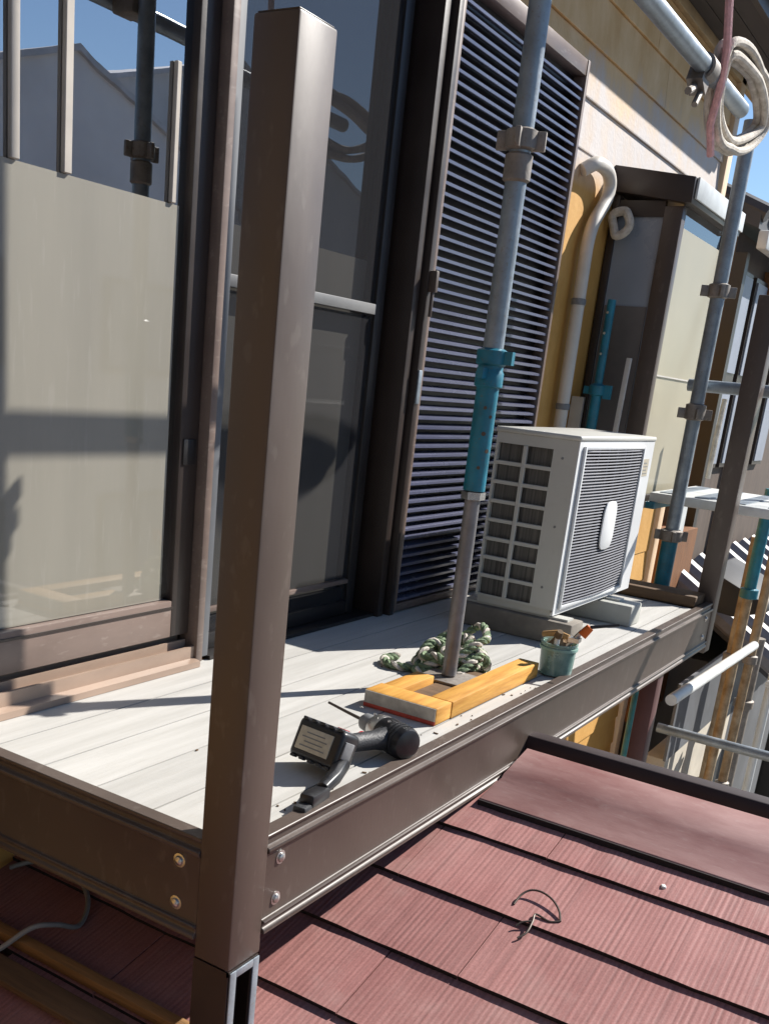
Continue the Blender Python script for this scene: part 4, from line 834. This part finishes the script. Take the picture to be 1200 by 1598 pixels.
for yy_ in (0.0, 1.0): MB().box(6.52, 6.56, .03, .079, -1.3, -.02).build('store_post', brownwood, nb) if yy_ == 0 else None
MB().box(6.62, 6.80, .055, .069, -.09, .15).build('notice_sheet', whitepaint, nb, smooth=False)
# lower silver tiled lean-to roof
MB().prism([(.20, -.36), (-.62, -.86), (-.62, -.92), (.20, -.42)], 'x', 7.05, 12).build('lean_to_roof', nroof, nb, smooth=False)
for i in range(18):
    x = 7.12 + i * .36
    MB().tube([(x, .19, -.345), (x, -.66, -.865)], .085, 10).build('roof_tile_row', tilem, nb)
MB().box(7.3, 12, -.35, .19, -3, -.95).build('lean_to_wall', greypan, nb, smooth=False)

bwall = thing('boundary_wall', 'cream concrete boundary wall with grey sheet above, beyond the slate roof', 'wall', (6.7, -.35, -3))
MB().box(5.6, 7.25, -.40, -.28, -3, -1.16).build('concrete', concw, bwall, bevel=.01)
MB().box(5.55, 7.25, -.41, -.395, -1.155, -.70).build('sheet', greypan, bwall, smooth=False)
MB().box(5.75, 5.98, -.411, -.405, -1.66, -1.5).build('vent_opening', M('dark_opening', (0.05, 0.022, 0.012), .8), bwall, smooth=False)
single('black_sheet', MB().box(7.6, 8.5, -.95, -.62, -2.3, -1.15), blacktarp, (8.0, -.8, -2.3), 'black sheeting hanging at the lower right beyond the posts', 'sheet', .03)

# rubble strewn on the passage ground
rb = MB(); rnd = random.Random(21)
for q in range(420):
    x = rnd.uniform(5.5, 13); y_ = rnd.uniform(-2.2, 1.2) if x > 7.3 else rnd.uniform(-2.2, -.45); s = rnd.uniform(.03, .14)
    rb.obox((x, y_, -3 + s * .3), (s * rnd.uniform(.7, 1.6), s, s * .8), (rnd.uniform(-.5, .5), rnd.uniform(-.5, .5), rnd.uniform(0, 3)))
o = rb.build('rubble', rubble, smooth=False); o['kind'] = 'stuff'; o['label'] = 'grey rubble strewn along the passage below'; o['category'] = 'rubble'

# ------------------------------------------------------------------ across the street (seen mirrored in the panes)
def gable_house(name, label, xc, y0, hw, depth, zr, slope, wallmat, loc):
    h = thing(name, label, 'house', loc); ze = zr - hw * slope
    MB().prism([(xc - hw + .3, -3), (xc + hw - .3, -3), (xc + hw - .3, ze + .3 * slope - .055), (xc, zr - .065), (xc - hw + .3, ze + .3 * slope - .055)], 'y', y0 - depth, y0).build('wall', wallmat, h, smooth=False)
    MB().prism([(xc - hw, ze - .05), (xc, zr - .07), (xc + hw, ze - .05), (xc + hw, ze), (xc, zr), (xc - hw, ze)], 'y', y0 - depth - .4, y0 + .06).build('roof', M('grey_roofing', (0.55, 0.54, 0.57), .6), h, smooth=False)
    for dx in (-hw * .5, hw * .35):
        for zz in (-1.6, 1.0):
            wv = MB().box(xc + dx - .7, xc + dx + .7, y0, y0 + .05, zz - .55, zz + .55).build('window', brown_dark, h)
            MB().box(xc + dx - .62, xc + dx - .03, y0 + .05, y0 + .06, zz - .48, zz + .48).build('pane', paneblue, wv, smooth=False); MB().box(xc + dx + .03, xc + dx + .62, y0 + .05, y0 + .06, zz - .48, zz + .48).build('pane', paneblue, wv, smooth=False)
    return h
gable_house('neighbour_house', 'grey gabled house across the street, mirrored in the left pane', 8.9, -8.0, 3.4, 7, 3.87, .36, nwall, (8.9, -11, -3))
gable_house('neighbour_house', 'pale gabled house across the street, mirrored farther right', 12.9, -8.9, 3.9, 7, 4.85, .33, nwall2, (12.9, -12, -3))

sky_block = thing('neighbour_house', 'tall dark house added unseen behind the viewpoint to block sky light', 'house', (-6.5, 0.0, -3.0))  # unseen house added to cut sky light on faces turned to the camera
MB().box(-9.0, -4.0, -9.0, 9.0, -3, 4.6).build('wall', M('sky_block_grey', (0.05, 0.05, 0.052), 0.9), sky_block, smooth=False)
MB().prism([(-9.6, 4.45), (-6.5, 5.9), (-3.5, 4.45), (-3.5, 4.6), (-6.5, 6.05), (-9.6, 4.6)], 'y', -9.5, 9.5).build('roof', nroof, sky_block, smooth=False)
for yb in (-6.0, -2.5, 1.0, 4.5):
    for zb in (-1.4, 2.2):
        wv = MB().box(-4.0, -3.94, yb, yb + 1.5, zb, zb + 1.2).build('window', brown_dark, sky_block); MB().box(-3.94, -3.93, yb + .07, yb + 1.43, zb + .07, zb + 1.13).build('pane', paneblue, wv, smooth=False)
single('rope', MB().tube([(5.0, -.464, .80), (4.99, -.462, .62), (5.0, -.459, .44)], .012, 8), ropew, (5.0, -.46, .44), 'short white rope hanging above the walkway plank', 'rope')

for (x, y_, z0, z1, mt, lab) in ((4.9, -.80, .39, 1.05, galv, 'grey scaffold upright standing on the walkway plank at the right edge'),):
    t_ = thing('scaffold_pole', lab, 'scaffold pole', (x, y_, z0)); MB().cyl((x, y_, z0), (x, y_, z1), .0243, 18).build('tube', mt, t_)
    MB().lathe([(.0245, 0), (.037, .006), (.037, .05), (.0245, .056)], (x, y_, (.62 if z0 > 0 else .95)), 18).build('joint', galv_dirty, t_)
single('scaffold_brace', MB().tube([(5.92, -.50, 1.75), (6.0, -.72, .45)], .018, 14), galv, (5.96, -.6, .45), 'thin slanting scaffold brace behind the far brown post', 'brace')
single('tarp', MB().prism([(-.25, -.15), (-.62, -.30), (-.64, -.36), (-.45, -.42), (-.25, -.40)], 'x', 6.3, 7.0), blacktarp, (6.65, -.45, -.42), 'dark folded tarp behind the teal pole below the plank', 'tarp', .02)
